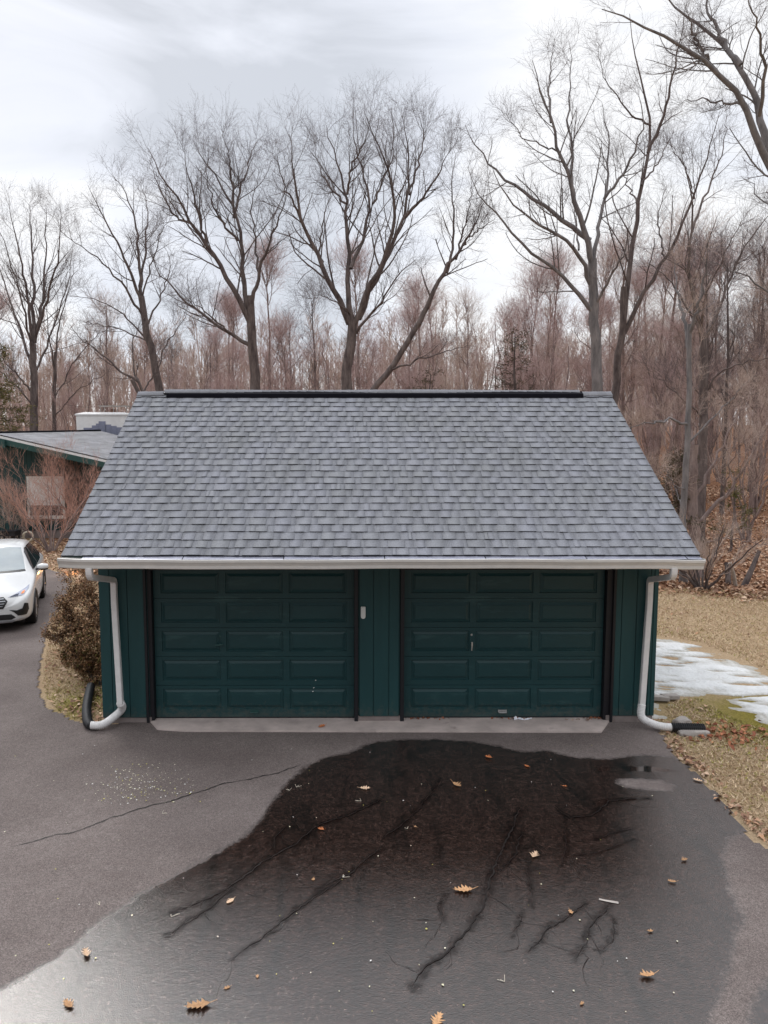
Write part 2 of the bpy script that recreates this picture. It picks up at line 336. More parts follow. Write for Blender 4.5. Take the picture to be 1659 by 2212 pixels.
def ground_mat():
    m, nt, b = newmat('ground_lawn_and_leaves')
    tc = N(nt, 'ShaderNodeTexCoord'); ob = tc.outputs['Object']
    a = N(nt, 'ShaderNodeTexNoise', i_Scale=.7, i_Detail=8.0, i_Roughness=.65); nt.links.new(ob, a.inputs[0])
    f = N(nt, 'ShaderNodeTexNoise', i_Scale=28.0, i_Detail=6.0, i_Roughness=.8); nt.links.new(ob, f.inputs[0])
    g = N(nt, 'ShaderNodeTexNoise', i_Scale=1.7, i_Detail=5.0, i_Roughness=.6); nt.links.new(ob, g.inputs[0])
    vor = N(nt, 'ShaderNodeTexVoronoi', i_Scale=14.0); nt.links.new(ob, vor.inputs[0])
    lawn = mixc(nt, ramp(nt, a.outputs[0], [(.3, 0), (.7, 1)]), (.36, .25, .155), (.50, .38, .25))
    gm = N(nt, 'ShaderNodeAttribute', attribute_name='green').outputs['Fac']
    gf = math_(nt, 'MULTIPLY', ramp(nt, math_(nt, 'ADD', g.outputs[0], math_(nt, 'MULTIPLY', gm, .35)), [(.55, 0), (.8, 1)]), gm)
    lawn = mixc(nt, gf, lawn, (.24, .20, .045))
    lit = mixc(nt, vor.outputs['Color'], (.20, .095, .055), (.42, .23, .13)); lit = mixc(nt, ramp(nt, f.outputs[0], [(.35, 0), (.6, 1)]), (.11, .055, .035), lit)
    lm = N(nt, 'ShaderNodeAttribute', attribute_name='woods').outputs['Fac']
    lmm = ramp(nt, math_(nt, 'MULTIPLY_ADD', g.outputs[0], .6, math_(nt, 'SUBTRACT', lm, .3)), [(.4, 0), (.6, 1)])
    c = mixc(nt, lmm, lawn, lit)
    c = mixc(nt, 1.0, c, ramp(nt, f.outputs[0], [(.3, .55), (.7, 1.35)]), 'MULTIPLY')
    nt.links.new(c, b.inputs['Base Color']); b.inputs['Roughness'].default_value = .95; b.inputs['Specular IOR Level'].default_value = .1
    bp = N(nt, 'ShaderNodeBump', i_Strength=1.0, i_Distance=.03); nt.links.new(f.outputs[0], bp.inputs['Height']); nt.links.new(bp.outputs[0], b.inputs['Normal'])
    return m
M['ground'] = ground_mat()

# ---------------- ground, driveway, snow ---------------------------------
def sstep(a, b, x):
    t = np.clip((x-a)/(b-a), 0, 1); return t*t*(3-2*t)
def terrain(x, y):
    x = np.asarray(x, float); y = np.asarray(y, float)
    st = 22 + 14*sstep(6, -8, x)
    d = np.maximum(0, y-st); z = .062*d*sstep(0, 12, d)
    z = np.minimum(z, 9+.01*d)
    z += sstep(20, 30, y)*(.35*np.sin(x*.21+1)*np.cos(y*.17)+.15*np.sin(x*.6+y*.5))*sstep(4, 10, x)
    z += .05*sstep(4.6, 7, x)*np.sin(x*.9+y*.7)*sstep(8, 12, y)
    return z
def sdf(poly, X, Y):     # + inside, metres
    poly = np.array([(p[0], p[1]) for p in poly]); n = len(poly); P = np.stack([X, Y], -1)
    d2 = np.full(X.shape, 1e9); ins = np.zeros(X.shape, bool)
    for i in range(n):
        a, b = poly[i], poly[(i+1) % n]; ab = b-a
        t = np.clip(((P-a)@ab)/max(ab@ab, 1e-9), 0, 1)[..., None]
        q = P-a-t*ab; d2 = np.minimum(d2, (q**2).sum(-1))
        if a[1] != b[1]:
            c = ((a[1] > Y) != (b[1] > Y)) & (X < (b[0]-a[0])*(Y-a[1])/(b[1]-a[1])+a[0]); ins ^= c
    return np.sqrt(d2)*np.where(ins, 1, -1)
def grid(xs, ys):
    X, Y = np.meshgrid(xs, ys); nx, ny = len(xs), len(ys)
    i = np.arange(nx*ny).reshape(ny, nx)
    Fq = np.stack([i[:-1, :-1], i[:-1, 1:], i[1:, 1:], i[1:, :-1]], -1).reshape(-1, 4)
    return X.ravel(), Y.ravel(), Fq
xs = np.concatenate([[-600, -300, -150, -90], np.arange(-60, -12, 2), np.arange(-12, 16, .35), np.arange(16, 60, 2), [60, 90, 150, 300, 600]])
ys = np.concatenate([[-200, -80, -30], np.arange(-10, 3, 1.0), np.arange(3, 32, .35), np.arange(32, 90, 2), [90, 110, 150, 250, 450, 900]])
X, Y, Fq = grid(xs, ys)
Z = terrain(X, Y)
LIT = [gr(1400, 1276), gr(1500, 1288), gr(1659, 1303), (60, 17), (600, 20), (600, 900), (-600, 900), (-600, 31), (-14, 31), (-8.6, 24.5), (-8.9, 21.6), (-6.3, 20), (-5, 17.5), (3, 17.8), (6, 18.6)]
woods = sstep(-.6, .6, sdf(LIT, X, Y))
woods = np.maximum(woods, sstep(3.2, 1.4, X+6.3+0*Y)*0)
grn = np.exp(-((X-6.1)**2/1.6+(Y-9.6)**2/1.0)) + .8*np.exp(-((X+4.1)**2/.5+(Y-10.1)**2/1.0)) + .9*np.exp(-((X-4.9)**2/1.2+(Y-14.2)**2/.3)) + .25*((X > 4) & (Y < 11))
go = np_mesh('ground', np.stack([X, Y, Z], -1), Fq, M['ground'], smooth=True, attrs={'green': np.clip(grn, 0, 1), 'woods': woods})
tag(go, kind='structure')

g2 = lambda L: [gr(x, y) for x, y in L]
edge_r = g2([(1418, 1553), (1432, 1590), (1473, 1640), (1500, 1662), (1533, 1705), (1580, 1750), (1622, 1800), (1659, 1830), (1720, 1880)])
isl = g2([(216, 1566), (190, 1563), (155, 1556), (120, 1535), (98, 1508), (90, 1475), (94, 1430), (104, 1385), (112, 1350), (128, 1318), (140, 1290), (150, 1272), (158, 1254), (140, 1240), (97, 1226), (40, 1205), (-120, 1190)])
DRIVE = [(-3.47, 9.48)]+[(p.x, p.y) for p in isl]+[(-16, 23), (-22, 18), (-22, -6), (9, -6), (6.4, 2.4)]+[(p.x, p.y) for p in edge_r[::-1]]+[(4.06, 9.48)]
xs = np.concatenate([np.arange(-22.4, -10.4, .28), np.arange(-10.4, -7, .06), np.arange(-7, 7.3, .05), np.arange(7.3, 9.4, .28)]); ys = np.concatenate([np.arange(-6.3, 3.2, .3), np.arange(3.2, 11.2, .05), np.arange(11.2, 23.5, .06)])
X, Y, Fq = grid(xs, ys)
dd = sdf(DRIVE, X, Y)
jag = .05*np.sin(X*7.3+Y*3.1)+.035*np.sin(Y*17+X*5)+.02*np.sin(X*41-Y*33)
dd = dd + jag*.6*(np.abs(X) < 10.2)
WET = [(790, 1611), (815, 1603), (850, 1600), (895, 1600), (940, 1598), (1000, 1603), (1080, 1613), (1105, 1622), (1130, 1626), (1180, 1622), (1220, 1634), (1255, 1640), (1310, 1641), (1350, 1636), (1400, 1633), (1450, 1636), (1500, 1650), (1560, 1700), (1640, 1795),
       (1600, 1802), (1572, 1818), (1562, 1850), (1567, 1890), (1580, 1935), (1606, 1990), (1592, 2022), (1580, 2080), (1560, 2140), (1540, 2190), (1522, 2260), (1500, 2500), (-100, 2600), (-260, 2330), (-120, 2220), (0, 2140), (60, 2108),
       (125, 2070), (190, 2012), (240, 1970), (320, 1925), (380, 1895), (435, 1860), (490, 1835), (520, 1815), (550, 1790), (572, 1762), (585, 1735), (610, 1705), (650, 1665), (700, 1638), (750, 1630), (772, 1619)]
wet = sdf(g2(WET), X, Y)
HOLE = g2([(1336, 1686), (1375, 1684), (1430, 1688), (1458, 1702), (1445, 1708), (1400, 1708), (1350, 1702), (1335, 1694)])
wet = np.minimum(wet, -sdf(HOLE, X, Y))
wet = np.maximum(wet, sdf(g2([(1640, 2140), (1600, 2240), (1720, 2300), (1720, 2050)]), X, Y))
pool = np.full(X.shape, -1.0)
for L in ([(1180, 1668), (1260, 1660), (1400, 1655), (1478, 1668), (1440, 1672), (1300, 1668), (1200, 1676)], [(1240, 1745), (1300, 1727), (1400, 1722), (1440, 1728), (1350, 1736), (1270, 1748)], [(940, 1650), (1100, 1652), (1180, 1662), (1180, 1670), (1060, 1662)]):
    pool = np.maximum(pool, sdf(g2(L), X, Y))
c5 = lambda L: g2([(x*.5, 1555+y*.5) for x, y in L]); c6 = lambda L: g2([(829.5+x*.5, 1555+y*.5) for x, y in L])
SEEPS = [(c5([(1650, 350), (1500, 420), (1380, 460), (1280, 540), (1180, 590), (1060, 680), (960, 750), (860, 800), (740, 840)]), 0.0193),
                (c5([(1000, 730), (890, 830), (800, 890), (720, 940)]), 0.0193), (c5([(1230, 470), (1190, 520), (1180, 590)]), 0.0138),
                (c5([(1650, 560), (1500, 680), (1300, 810), (1230, 870), (1120, 960), (1000, 1040)]), 0.0121), (c5([(1560, 640), (1400, 720), (1370, 740)]), 0.0110),
                (c6([(590, 390), (550, 480), (480, 640), (430, 800), (370, 900), (280, 1010), (190, 1070), (130, 1160)]), 0.0248),
                (c6([(600, 480), (560, 600), (490, 665)]), 0.0121), (c6([(1145, 345), (1070, 346), (970, 355), (900, 420), (800, 430), (760, 400)]), 0.0193),
                (c6([(1070, 475), (980, 495), (910, 520)]), 0.0110), (c6([(870, 800), (810, 850), (710, 900), (680, 950), (620, 1020)]), 0.0165),
                (c6([(980, 800), (890, 890), (860, 970), (820, 1040)]), 0.0143), (c6([(990, 860), (990, 950), (930, 1010)]), 0.0088),
                (c6([(0, 520), (100, 440), (200, 330), (240, 260)]), 0.0121), (c6([(620, 640), (640, 760), (640, 820)]), 0.0066), (c6([(590, 830), (590, 880), (550, 950)]), 0.0077),
                (c6([(780, 440), (790, 560), (770, 640)]), 0.0060), (c6([(1090, 520), (1000, 550), (930, 580), (830, 590)]), 0.0060), (c6([(270, 760), (240, 810), (260, 880)]), 0.0066)]
def linedist(pts, X, Y):
    d2 = np.full(X.shape, 1e9)
    for a, b in zip(pts[:-1], pts[1:]):
        a, b = np.array(a[:2]), np.array(b[:2]); ab = b-a; px_, py_ = X-a[0], Y-a[1]; t = np.clip((px_*ab[0]+py_*ab[1])/(ab@ab), 0, 1)
        d2 = np.minimum(d2, (px_-t*ab[0])**2+(py_-t*ab[1])**2)
    return np.sqrt(d2)
seep = np.zeros(X.shape)
for pts, w_ in SEEPS: seep = np.maximum(seep, np.clip(1-linedist(pts, X, Y)/(.05+w_*3.2), 0, 1))
keep = dd > 0
vk = keep[Fq].all(1); Fk = Fq[vk]; used = np.unique(Fk); remap = np.zeros(len(X), int); remap[used] = np.arange(len(used))
drive = np_mesh('driveway', np.stack([X[used], Y[used], 0*X[used]+.012], -1), remap[Fk], M['asphalt'], attrs={'wet': np.clip(wet[used], -1, 1), 'pool': np.clip(pool[used], -1, 1), 'seep': seep[used]})
tag(drive, kind='structure')

def ribbon(mb, pts, w0, z, step=.035, jit=.012, taper=True):
    P = [Vector((p[0], p[1], 0)) for p in pts]; out = []
    for a, b in zip(P[:-1], P[1:]):
        n = max(1, int((b-a).length/step))
        for i in range(n): out.append(a.lerp(b, i/n))
    out.append(P[-1]); n = len(out); L = []; off = 0
    for i, p in enumerate(out):
        t = (out[min(i+1, n-1)]-out[max(i-1, 0)]).normalized(); s = Vector((-t.y, t.x, 0))
        off = off*.7+random.uniform(-jit, jit)
        ww = w0*random.uniform(.35, 1.5)*(min(1, i/5+.15)*min(1, (n-1-i)/8+.1) if taper else 1)
        c = p+s*off; L += [c+s*ww/2+Vector((0, 0, z)), c-s*ww/2+Vector((0, 0, z))]
    mb.add(L, [(2*i, 2*i+1, 2*i+3, 2*i+2) for i in range(n-1)])
dc = MB()
ribbon(dc, g2([(20, 1835), (60, 1822), (95, 1812), (160, 1800), (240, 1770), (320, 1745), (400, 1722), (470, 1700), (520, 1687), (600, 1672), (655, 1652)]), .014, .0165)
ribbon(dc, g2([(0, 1780), (25, 1776), (60, 1768)]), .005, .0165)
ribbon(dc, g2([(330, 1905), (345, 1928), (352, 1940)]), .004, .0165)
o = dc.build('crack', M['crack'], drive); o['label'] = 'long thin open crack across the dry asphalt'
wc = MB()
for pts, w_ in SEEPS:
    ribbon(wc, pts, w_*.55, .0165, jit=.012)
    for q in range(int(2+len(pts)*.6)):       # side branches
        i_ = random.randrange(len(pts)-1); p_ = Vector((*pts[i_][:2], 0)).lerp(Vector((*pts[i_+1][:2], 0)), random.random()); d_ = Vector((*pts[i_+1][:2], 0))-Vector((*pts[i_][:2], 0)); an = math.atan2(d_.y, d_.x)+random.choice((-1, 1))*random.uniform(.35, 1.0); L = [p_]
        for k in range(random.randint(3, 6)):
            an += random.gauss(0, .45); L.append(L[-1]+Vector((math.cos(an), math.sin(an), 0))*random.uniform(.04, .11))
        ribbon(wc, L, random.uniform(.003, .006), .0163, jit=.008)
for i in range(0):
    a = random.uniform(80, 1380); b = random.uniform(1760, 2000)
    if sdf(g2(WET), *[np.array([q]) for q in gr(500+a*.6, b)[:2]])[0] < .3: continue
    p = gr(500+a*.6, b); an = random.gauss(-2.0, .5); L = [p]
    for k in range(random.randint(2, 5)):
        an += random.gauss(0, .5); L.append(L[-1]+Vector((math.cos(an), math.sin(an), 0))*random.uniform(.06, .16))
    ribbon(wc, L, .007, .0165, jit=.01)
o = wc.build('crack', M['seep'], drive); o['label'] = 'dark wet cracks branching over the soaked asphalt'

# concrete apron at the doors
ap = [gr(323, 1560), gr(340, 1579), gr(400, 1583), gr(800, 1584), gr(1299, 1585), gr(1320, 1556), (4.0-.6, 9.62), (-2.85, 9.62)]
mb = MB(); mb.slab([(p[0], p[1], .03) for p in ap], .10); o = mb.build('concrete_apron', M['concrete'], bevel=.008); tag(o, kind='structure')
stn = [(gr(430, 1571).x+random.uniform(-.35, .4), gr(430, 1571).y) for i in range(1)]

# snow: a thin melting sheet over the lawn by the right wall
SNOW = g2([(1419, 1374), (1450, 1378), (1484, 1383), (1510, 1388), (1534, 1398), (1560, 1410), (1584, 1420), (1620, 1436), (1659, 1455), (1760, 1500), (1760, 1600), (1659, 1573), (1620, 1566), (1593, 1556), (1560, 1540), (1535, 1527), (1518, 1524), (1512, 1530), (1500, 1534), (1492, 1528), (1500, 1518), (1515, 1511), (1480, 1513), (1458, 1520), (1444, 1530), (1452, 1551), (1413, 1552)])
SNOW = [Vector((4.0, 9.46, 0))]+SNOW[:0]+[Vector((4.0, 13.9, 0))]+SNOW[:-1]+[Vector((4.55, 9.45, 0))]
X, Y, Fq = grid(np.arange(4.1, 12, .03), np.arange(8.3, 14.6, .03))
s = sdf(SNOW, X, Y)
nz = (np.sin(X*3.1+Y*5.3+np.sin(X*2.2))*np.sin(Y*7.9-X*1.3)*.5+np.sin(X*6.7+np.sin(Y*7)*1.2)*np.sin(Y*9+X*5)*.4+.25*np.sin(X*15+Y*11)*np.sin(Y*14-X*9+np.sin(X*5))+.15*np.sin(X*37+Y*19)*np.sin(Y*29-X*23))
h = .046*sstep(-.05, .7, s+nz*.14)+nz*.010-.018
seam = np.abs((Y-(10.45+.12*np.sin(X*2.1)-.18*(X-6))))       # thaw line
h -= .05*np.exp(-(seam/.045)**2)*(X > 5.6)*(nz > -.35)
for k in range(120):
    cx, cy = random.uniform(4.6, 9.5), random.uniform(9.8, 13.4); h -= random.uniform(.02, .06)*np.exp(-(((X-cx)*.6)**2+((Y-cy+.3*(X-cx))*2.0)**2)/random.uniform(.004, .012))
keep = h > -.004
vk = keep[Fq].any(1); Fk = Fq[vk]; used = np.unique(Fk); remap = np.zeros(len(X), int); remap[used] = np.arange(len(used))
nt = M['snow'].node_tree; b = nt.nodes['Principled BSDF']; old = b.inputs['Base Color'].links[0].from_socket
tk = N(nt, 'ShaderNodeAttribute', attribute_name='thickness'); tn = N(nt, 'ShaderNodeTexNoise', i_Scale=18.0, i_Detail=6.0, i_Roughness=.7); tcs = N(nt, 'ShaderNodeTexCoord'); nt.links.new(tcs.outputs['Object'], tn.inputs[0])
nt.links.new(mixc(nt, ramp(nt, math_(nt, 'MULTIPLY_ADD', tn.outputs[0], .7, math_(nt, 'MULTIPLY', tk.outputs['Fac'], 18)), [(.42, 0), (.85, 1)]), (.36, .34, .30), old), b.inputs['Base Color'])
sn = np_mesh('snow_patch', np.stack([X, Y, terrain(X, Y)+np.maximum(h, -.012)], -1)[used], remap[Fk], M['snow'], smooth=True, attrs={'thickness': h[used]})
tag(sn, 'melting white snow patch on the lawn beside the garage wall', 'snow', kind='stuff')

# ---------------- garage -------------------------------------------------
Yw, Yd = 9.448, 9.568; WL, WR = -3.472, 4.090; RA, RB = -3.583, 4.194
Ye, Ze, Yr, Zr = 8.58, 2.4715, 11.846, 4.6563; YB = 2*Yr-Yw; SL = (Zr-Ze)/(Yr-Ye); ANG = math.atan(SL)
DL, DR, DW, DH = -2.769, .657, 2.74, 2.12
zroof = lambda y: Ze+SL*((y-Ye) if y <= Yr else (2*Yr-y-Ye))
gar = empty('garage', ((WL+WR)/2, Yw, 0), 'dark teal two-door garage with grey shingle roof and white gutter', 'garage')
# walls: boards with grooves
mb = MB()
def boards(mb, x0, x1, cuts, z0, z1, y, t=.02):
    c = [x0]+cuts+[x1]
    for a, b in zip(c[:-1], c[1:]): mb.box(a+.0035, b-.0035, y, y+t, z0, z1)
ztop = zroof(Yw)-.14
boards(mb, WL, DL-.10, [-3.325, -3.09], .085, ztop, Yw); boards(mb, DL+DW+.075, DR-.075, [.235, .445], .10, ztop, Yw)
boards(mb, DR+DW+.12, WR, [3.60, 3.80, 3.985, 4.03], .10, ztop, Yw)
boards(mb, DL-.10, DL+DW+.075, [], DH+.06, ztop, Yw); boards(mb, DR-.075, DR+DW+.12, [], DH+.06, ztop, Yw)
mb.box(WL+.01, DL-.06, Yw+.021, Yw+.1, .09, ztop); mb.box(DL+DW+.06, DR-.06, Yw+.021, Yw+.1, .105, ztop); mb.box(DR+DW+.10, WR-.01, Yw+.021, Yw+.1, .105, ztop)
mb.build('wall', M['teal'], gar, bevel=.002)
mb = MB()
for X0, sgn in ((WL, 1), (WR, -1)):        # side walls, gable shaped, with grooves every 20 cm
    y = Yw+.103; k = 0
    while y < YB-.05:
        y2 = min(y+.2, YB-.02); a, b = y+.0035, y2-.0035
        zz = [zroof(a)-.15, zroof(b)-.15]
        mb.prism([(X0, a, .1), (X0, b, .1), (X0, b, zz[1]), (X0, a, zz[0])], (sgn*.02, 0, 0)); y = y2
    xi = X0+sgn*.022
    mb.prism([(xi, Yw+.104, .1), (xi, YB-.03, .1), (xi, YB-.03, zroof(YB)-.16), (xi, Yr, Zr-.16), (xi, Yw+.104, ztop-.01)], (sgn*.06, 0, 0))
boards(mb, WL+.1, WR-.1, [WL+.1+.3*i for i in range(1, 25)], .1, ztop, YB-.02)
mb.box(WL+.1, WR-.1, YB-.06, YB-.022, .1, ztop)
mb.build('side_wall', M['teal'], gar)
for bx_ in ((WL+.015, DL-.04, Yw+.012, Yw+.15, -.05, .083), (DL+DW+.02, DR-.02, Yw+.012, Yw+.15, -.05, .098), (DR+DW+.04, WR-.015, Yw+.012, Yw+.15, -.05, .098), (WL+.015, WL+.15, Yw+.152, YB-.03, -.05, .097), (WR-.15, WR-.015, Yw+.152, YB-.03, -.05, .097), (WL+.152, WR-.152, YB-.2, YB-.04, -.05, .097)):
    mb = MB(); mb.box(*bx_); mb.build('foundation', M['found'], gar, bevel=.004)
# jambs and weather strips
mb = MB()
for a, b, y1 in ((DL-.10, DL-.004, Yw-.02), (DL+DW+.004, DL+DW+.055, Yw-.02), (DR-.055, DR-.004, Yw-.02), (DR+DW+.004, DR+DW+.12, Yw-.02)):
    mb.box(a, b, Yw-.012 if abs(b-a) < .07 else Yw+.03, Yd+.03, .012, DH+.05)
    if abs(b-a) > .07:
        e = a if a < 0 else b-.035
        mb.box(e, e+.035, Yw-.012, Yw+.029, .012, DH+.05)
mb.box(DL-.1, DL+DW+.05, Yw+.03, Yd+.03, DH+.002, DH+.055); mb.box(DR-.055, DR+DW+.12, Yw+.03, Yd+.03, DH+.002, DH+.055)
mb.build('weather_strip', M['blackrubber'], gar, bevel=.003)
# soffit
mb = MB(); mb.box(RA+.02, RB-.02, Ye+.03, Yw-.003, Ze-.135, Ze-.12); mb.build('soffit', M['tealtrim'], gar)
# doors
def door(x0, seed):
    rr = random.Random(seed)
    d = bpy.data.objects.new('garage_door', None); COL.objects.link(d); d.parent = gar; d.location = Vector((x0, Yd, .02))-gar.location
    sh = .4063; bot = .448+.05
    zs = [.02, bot, bot+sh, bot+2*sh, bot+3*sh, bot+4*sh]
    cols = [(.10, .90), (.985, 1.765), (1.85, 2.635)]
    for r in range(5):
        z0, z1 = zs[r], zs[r+1]-.005; mb = MB(); t = z1-.045; b0 = t-.285
        xcuts = [0]+[c for ab in cols for c in ab]+[DW]; zc = [z0, b0, t, z1]
        for i in range(len(xcuts)-1):
            for j in range(3):
                xa, xb, za, zb = xcuts[i], xcuts[i+1], zc[j], zc[j+1]
                if i % 2 == 1 and j == 1:    # raised panel: step back, flat, bevel forward, field
                    def ring(m_, y): return [(x0+xa+m_, Yd+y, za+m_), (x0+xb-m_, Yd+y, za+m_), (x0+xb-m_, Yd+y, zb-m_), (x0+xa+m_, Yd+y, zb-m_)]
                    rs = ring(0, 0)+ring(.006, .016)+ring(.016, .016)+ring(.05, .002)+ring(.052, -.002)
                    fs = [(4*k+q, 4*k+(q+1) % 4, 4*k+4+(q+1) % 4, 4*k+4+q) for k in range(4) for q in range(4)]+[(16, 17, 18, 19)]
                    mb.add(rs, fs)
                else:
                    mb.add([(x0+xa, Yd, za), (x0+xb, Yd, za), (x0+xb, Yd, zb), (x0+xa, Yd, zb)], [(0, 1, 2, 3)])
        mb.add([(x0, Yd, z1), (x0+DW, Yd, z1), (x0+DW, Yd+.03, z1), (x0, Yd+.03, z1)], [(0, 1, 2, 3)])
        mb.add([(x0, Yd, z0), (x0+DW, Yd, z0), (x0+DW, Yd+.03, z0), (x0, Yd+.03, z0)], [(0, 3, 2, 1)])
        mb.add([(x0, Yd+.03, z0-.004), (x0+DW, Yd+.03, z0-.004), (x0+DW, Yd+.03, z1+.004), (x0, Yd+.03, z1+.004)], [(0, 1, 2, 3)])
        # weld so edges shade properly
        o = mb.build('door_section', M['door'], d)
        bm = bmesh.new(); bm.from_mesh(o.data); bmesh.ops.remove_doubles(bm, verts=bm.verts, dist=.0004); bmesh.ops.recalc_face_normals(bm, faces=bm.faces); bm.to_mesh(o.data); bm.free()
    mb = MB(); mb.box(x0+.003, x0+DW-.003, Yd-.004, Yd+.026, .031, .046); mb.build('bottom_seal', M['blackrubber'], d)
    return d
d1 = door(DL, 1); d2 = door(DR, 2)
def handle(d, x, z, L, vert, m, lock=True):
    mb = MB(); k = Yd
    if vert: mb.tube([(x, k-.002, z), (x, k-.045, z)], .009, 8); mb.tube([(x, k-.045, z+.02), (x, k-.05, z-.02), (x-.004, k-.048, z-L)], [.011, .013, .008], 8)
    else:    mb.tube([(x, k-.002, z), (x, k-.045, z)], .009, 8); mb.tube([(x-L*.6, k-.045, z-.004), (x, k-.05, z), (x+L*.4, k-.045, z+.003)], [.008, .013, .009], 8)
    h_ = mb.build('handle', m, d, smooth=True)
    mb = MB(); mb.lathe([(.0, -.006), (.014, -.006), (.016, 0), (.016, .004)], (x, k, z+.11), 16, 'Y'); mb.build('lock', m, d, smooth=True); return h_
a = at(476, 1391, Yd); handle(d1, a.x, a.z, .11, False, M['tealtrim']); a = at(1018.5, 1388, Yd); handle(d2, a.x, a.z, .10, True, M['steel'])
for d, px in ((d1, 550), (d2, 1085)):
    a = at(px, 1537.5, Yd); mb = MB(); mb.tube([(a.x-.055, Yd-.001, a.z), (a.x-.05, Yd-.032, a.z), (a.x+.05, Yd-.032, a.z), (a.x+.055, Yd-.001, a.z)], .008, 8); mb.box(a.x-.06, a.x+.06, Yd-.006, Yd-.001, a.z-.004, a.z+.03)
    mb.build('lift_handle', M['tealtrim'] if px < 600 else M['steel'], d, smooth=True)
# paint chips on the left door
for px, py in ((681, 1470), (677, 1486), (675, 1494)):
    a = at(px, py, Yd-.006); mb = MB(); mb.tube([(a.x, Yd-.006, a.z), (a.x+.016, Yd-.007, a.z+.008)], [.007, .003], 5); mb.build('paint_chip', M['white_plastic'], d1)

# roof: deck, shingles laid course by course, ridge vent
rf = MB()
cr_, sr_ = math.cos(ANG), math.sin(ANG)
th = .12
rf.prism([(RA+.012, Ye+.01, Ze-.012), (RA+.012, Yr, Zr-.008), (RA+.012, 2*Yr-Ye-.01, Ze-.012), (RA+.012, 2*Yr-Ye-.01, Ze-.12), (RA+.012, Yr, Zr-.14), (RA+.012, Ye+.01, Ze-.12)], (RB-RA-.024, 0, 0))
roof = rf.build('roof', M['tealtrim'], gar)
def shingles(flip, seed, ncr=27, x0=RA, x1=RB, ye=Ye-.02, ze=None, yr=Yr, sl=SL):
    r = np.random.default_rng(seed); V = []; Fc = []; C = []
    ze = Ze-.02*sl if ze is None else ze
    Ltot = (yr-ye)/math.cos(math.atan(sl)); ex = Ltot/ncr; ca, sa = math.cos(math.atan(sl)), math.sin(math.atan(sl))
    def quadbox(xa, xb, u0, u1, h0, h1, c, w0=0, w1=0):   # wedge: butt height h0 at u0, h1 at u1
        P = []
        for (x, u, h) in ((xa, u0+w0, -.003), (xb, u0+w1, -.003), (xb, u1, -.003), (xa, u1, -.003), (xa, u0+w0, h0), (xb, u0+w1, h0), (xb, u1, h1), (xa, u1, h1)):
            y = ye+u*ca-h*sa; z = ze+u*sa+h*ca
            if flip: y = 2*yr-y
            P.append((x, y, z))
        n = len(V); V.extend(P)
        P += [P[0], P[1], P[5], P[4]]; V.extend(P[8:])
        for f in ((4,5,6,7),(8,9,10,11),(1,2,6,5),(3,0,4,7)):
            Fc.append(tuple(n+i for i in (f if not flip else f[::-1])))
        C.extend([c]*8+[c*.22]*4)     # black asphalt butt edge, its dark tone also painting in the course shadow line
    base = np.array([.218, .226, .252])
    for k in range(ncr):
        u0, u1 = k*ex, min(Ltot, (k+1)*ex+.02)
        wob = lambda x: .004*math.sin(x*2.1+k*1.7)+.003*math.sin(x*5.3+k)
        # shingle strips ~0.95 m wide
        x = x0-r.uniform(0, .9)
        while x < x1:
            xb = x+.96; a, b = max(x, x0), min(xb, x1)
            if b > a+.01:
                jw = r.normal(0, .0022); tone = base*r.uniform(.90, .96)
                n_ = max(1, int((b-a)/.16)+1); e = np.linspace(a, b, n_+1)
                for i in range(n_): quadbox(e[i]+(.0004 if i == 0 else 0), e[i+1]-(.0004 if i == n_-1 else 0), u0, u1, .009, .001, tone*r.uniform(.95, 1.05), wob(e[i])+jw, wob(e[i+1])+jw)
                # laminated tabs
                t = a+r.uniform(-.05, .08)
                while t < b-.03:
                    tw = r.uniform(.10, .22); ta, tb = max(t, a+.001), min(t+tw, b-.001)
                    if tb-ta > .03:
                        c = base*r.choice([1.0, 1.02, 1.05, 1.09], p=[.3, .3, .25, .15])*np.array([1, 1, r.uniform(.98, 1.02)])
                        sk = r.uniform(.004, .012)
                        quadbox(ta, tb, u0-.0015, min(Ltot, u0+ex+.002),   .017, .0042, c, wob(ta)+jw, wob(tb)+jw)
                    t += tw+r.uniform(.05, .17)
            x = xb
    return np.array(V), np.array(Fc), np.array(C)
for fl in (0, 1):
    V, Fc, C = shingles(fl, 5+fl); np_mesh('shingles', V, Fc, M['shingle'], roof, cols=C)
# ridge: cap shingles over a black vent, slightly uneven
V, Fc, C = [], [], []
def capseg(xa, xb, lift, wdt, c):
    n = len(V); t = .008
    for x in (xa, xb):
        wv = .006*math.sin(x*1.7)+(.004 if x == xb else 0)
        V.extend([(x, Yr-wdt*cr_, Zr+lift-wdt*sr_*.85+wv-t), (x, Yr-wdt*cr_, Zr+lift-wdt*sr_*.85+wv), (x, Yr, Zr+lift+.012+wv), (x, Yr+wdt*cr_, Zr+lift-wdt*sr_*.85+wv), (x, Yr+wdt*cr_, Zr+lift-wdt*sr_*.85+wv-t), (x, Yr, Zr+lift+wv)])
    for i in range(6): Fc.append((n+i, n+(i+1) % 6, n+6+(i+1) % 6, n+6+i))
    for i in (0, 6): Fc.append((n+i+0, n+i+1, n+i+2, n+i+5)); Fc.append((n+i+5, n+i+2, n+i+3, n+i+4))
    C.extend([c]*12)
x = RA; va, vb = at(364, 856, Yr).x, at(1255, 856, Yr).x
while x < RB:
    xb = min(x+.145, RB); mid = (x+xb)/2; lift = .045 if va < mid < vb else .016
    capseg(x, xb+.01, lift, .10 if lift > .03 else .13, np.array([.22, .225, .25])*random.uniform(.93, 1.1)); x = xb
np_mesh('ridge_cap', np.array(V), np.array(Fc), M['shingle'], roof, cols=np.array(C))
mb = MB()
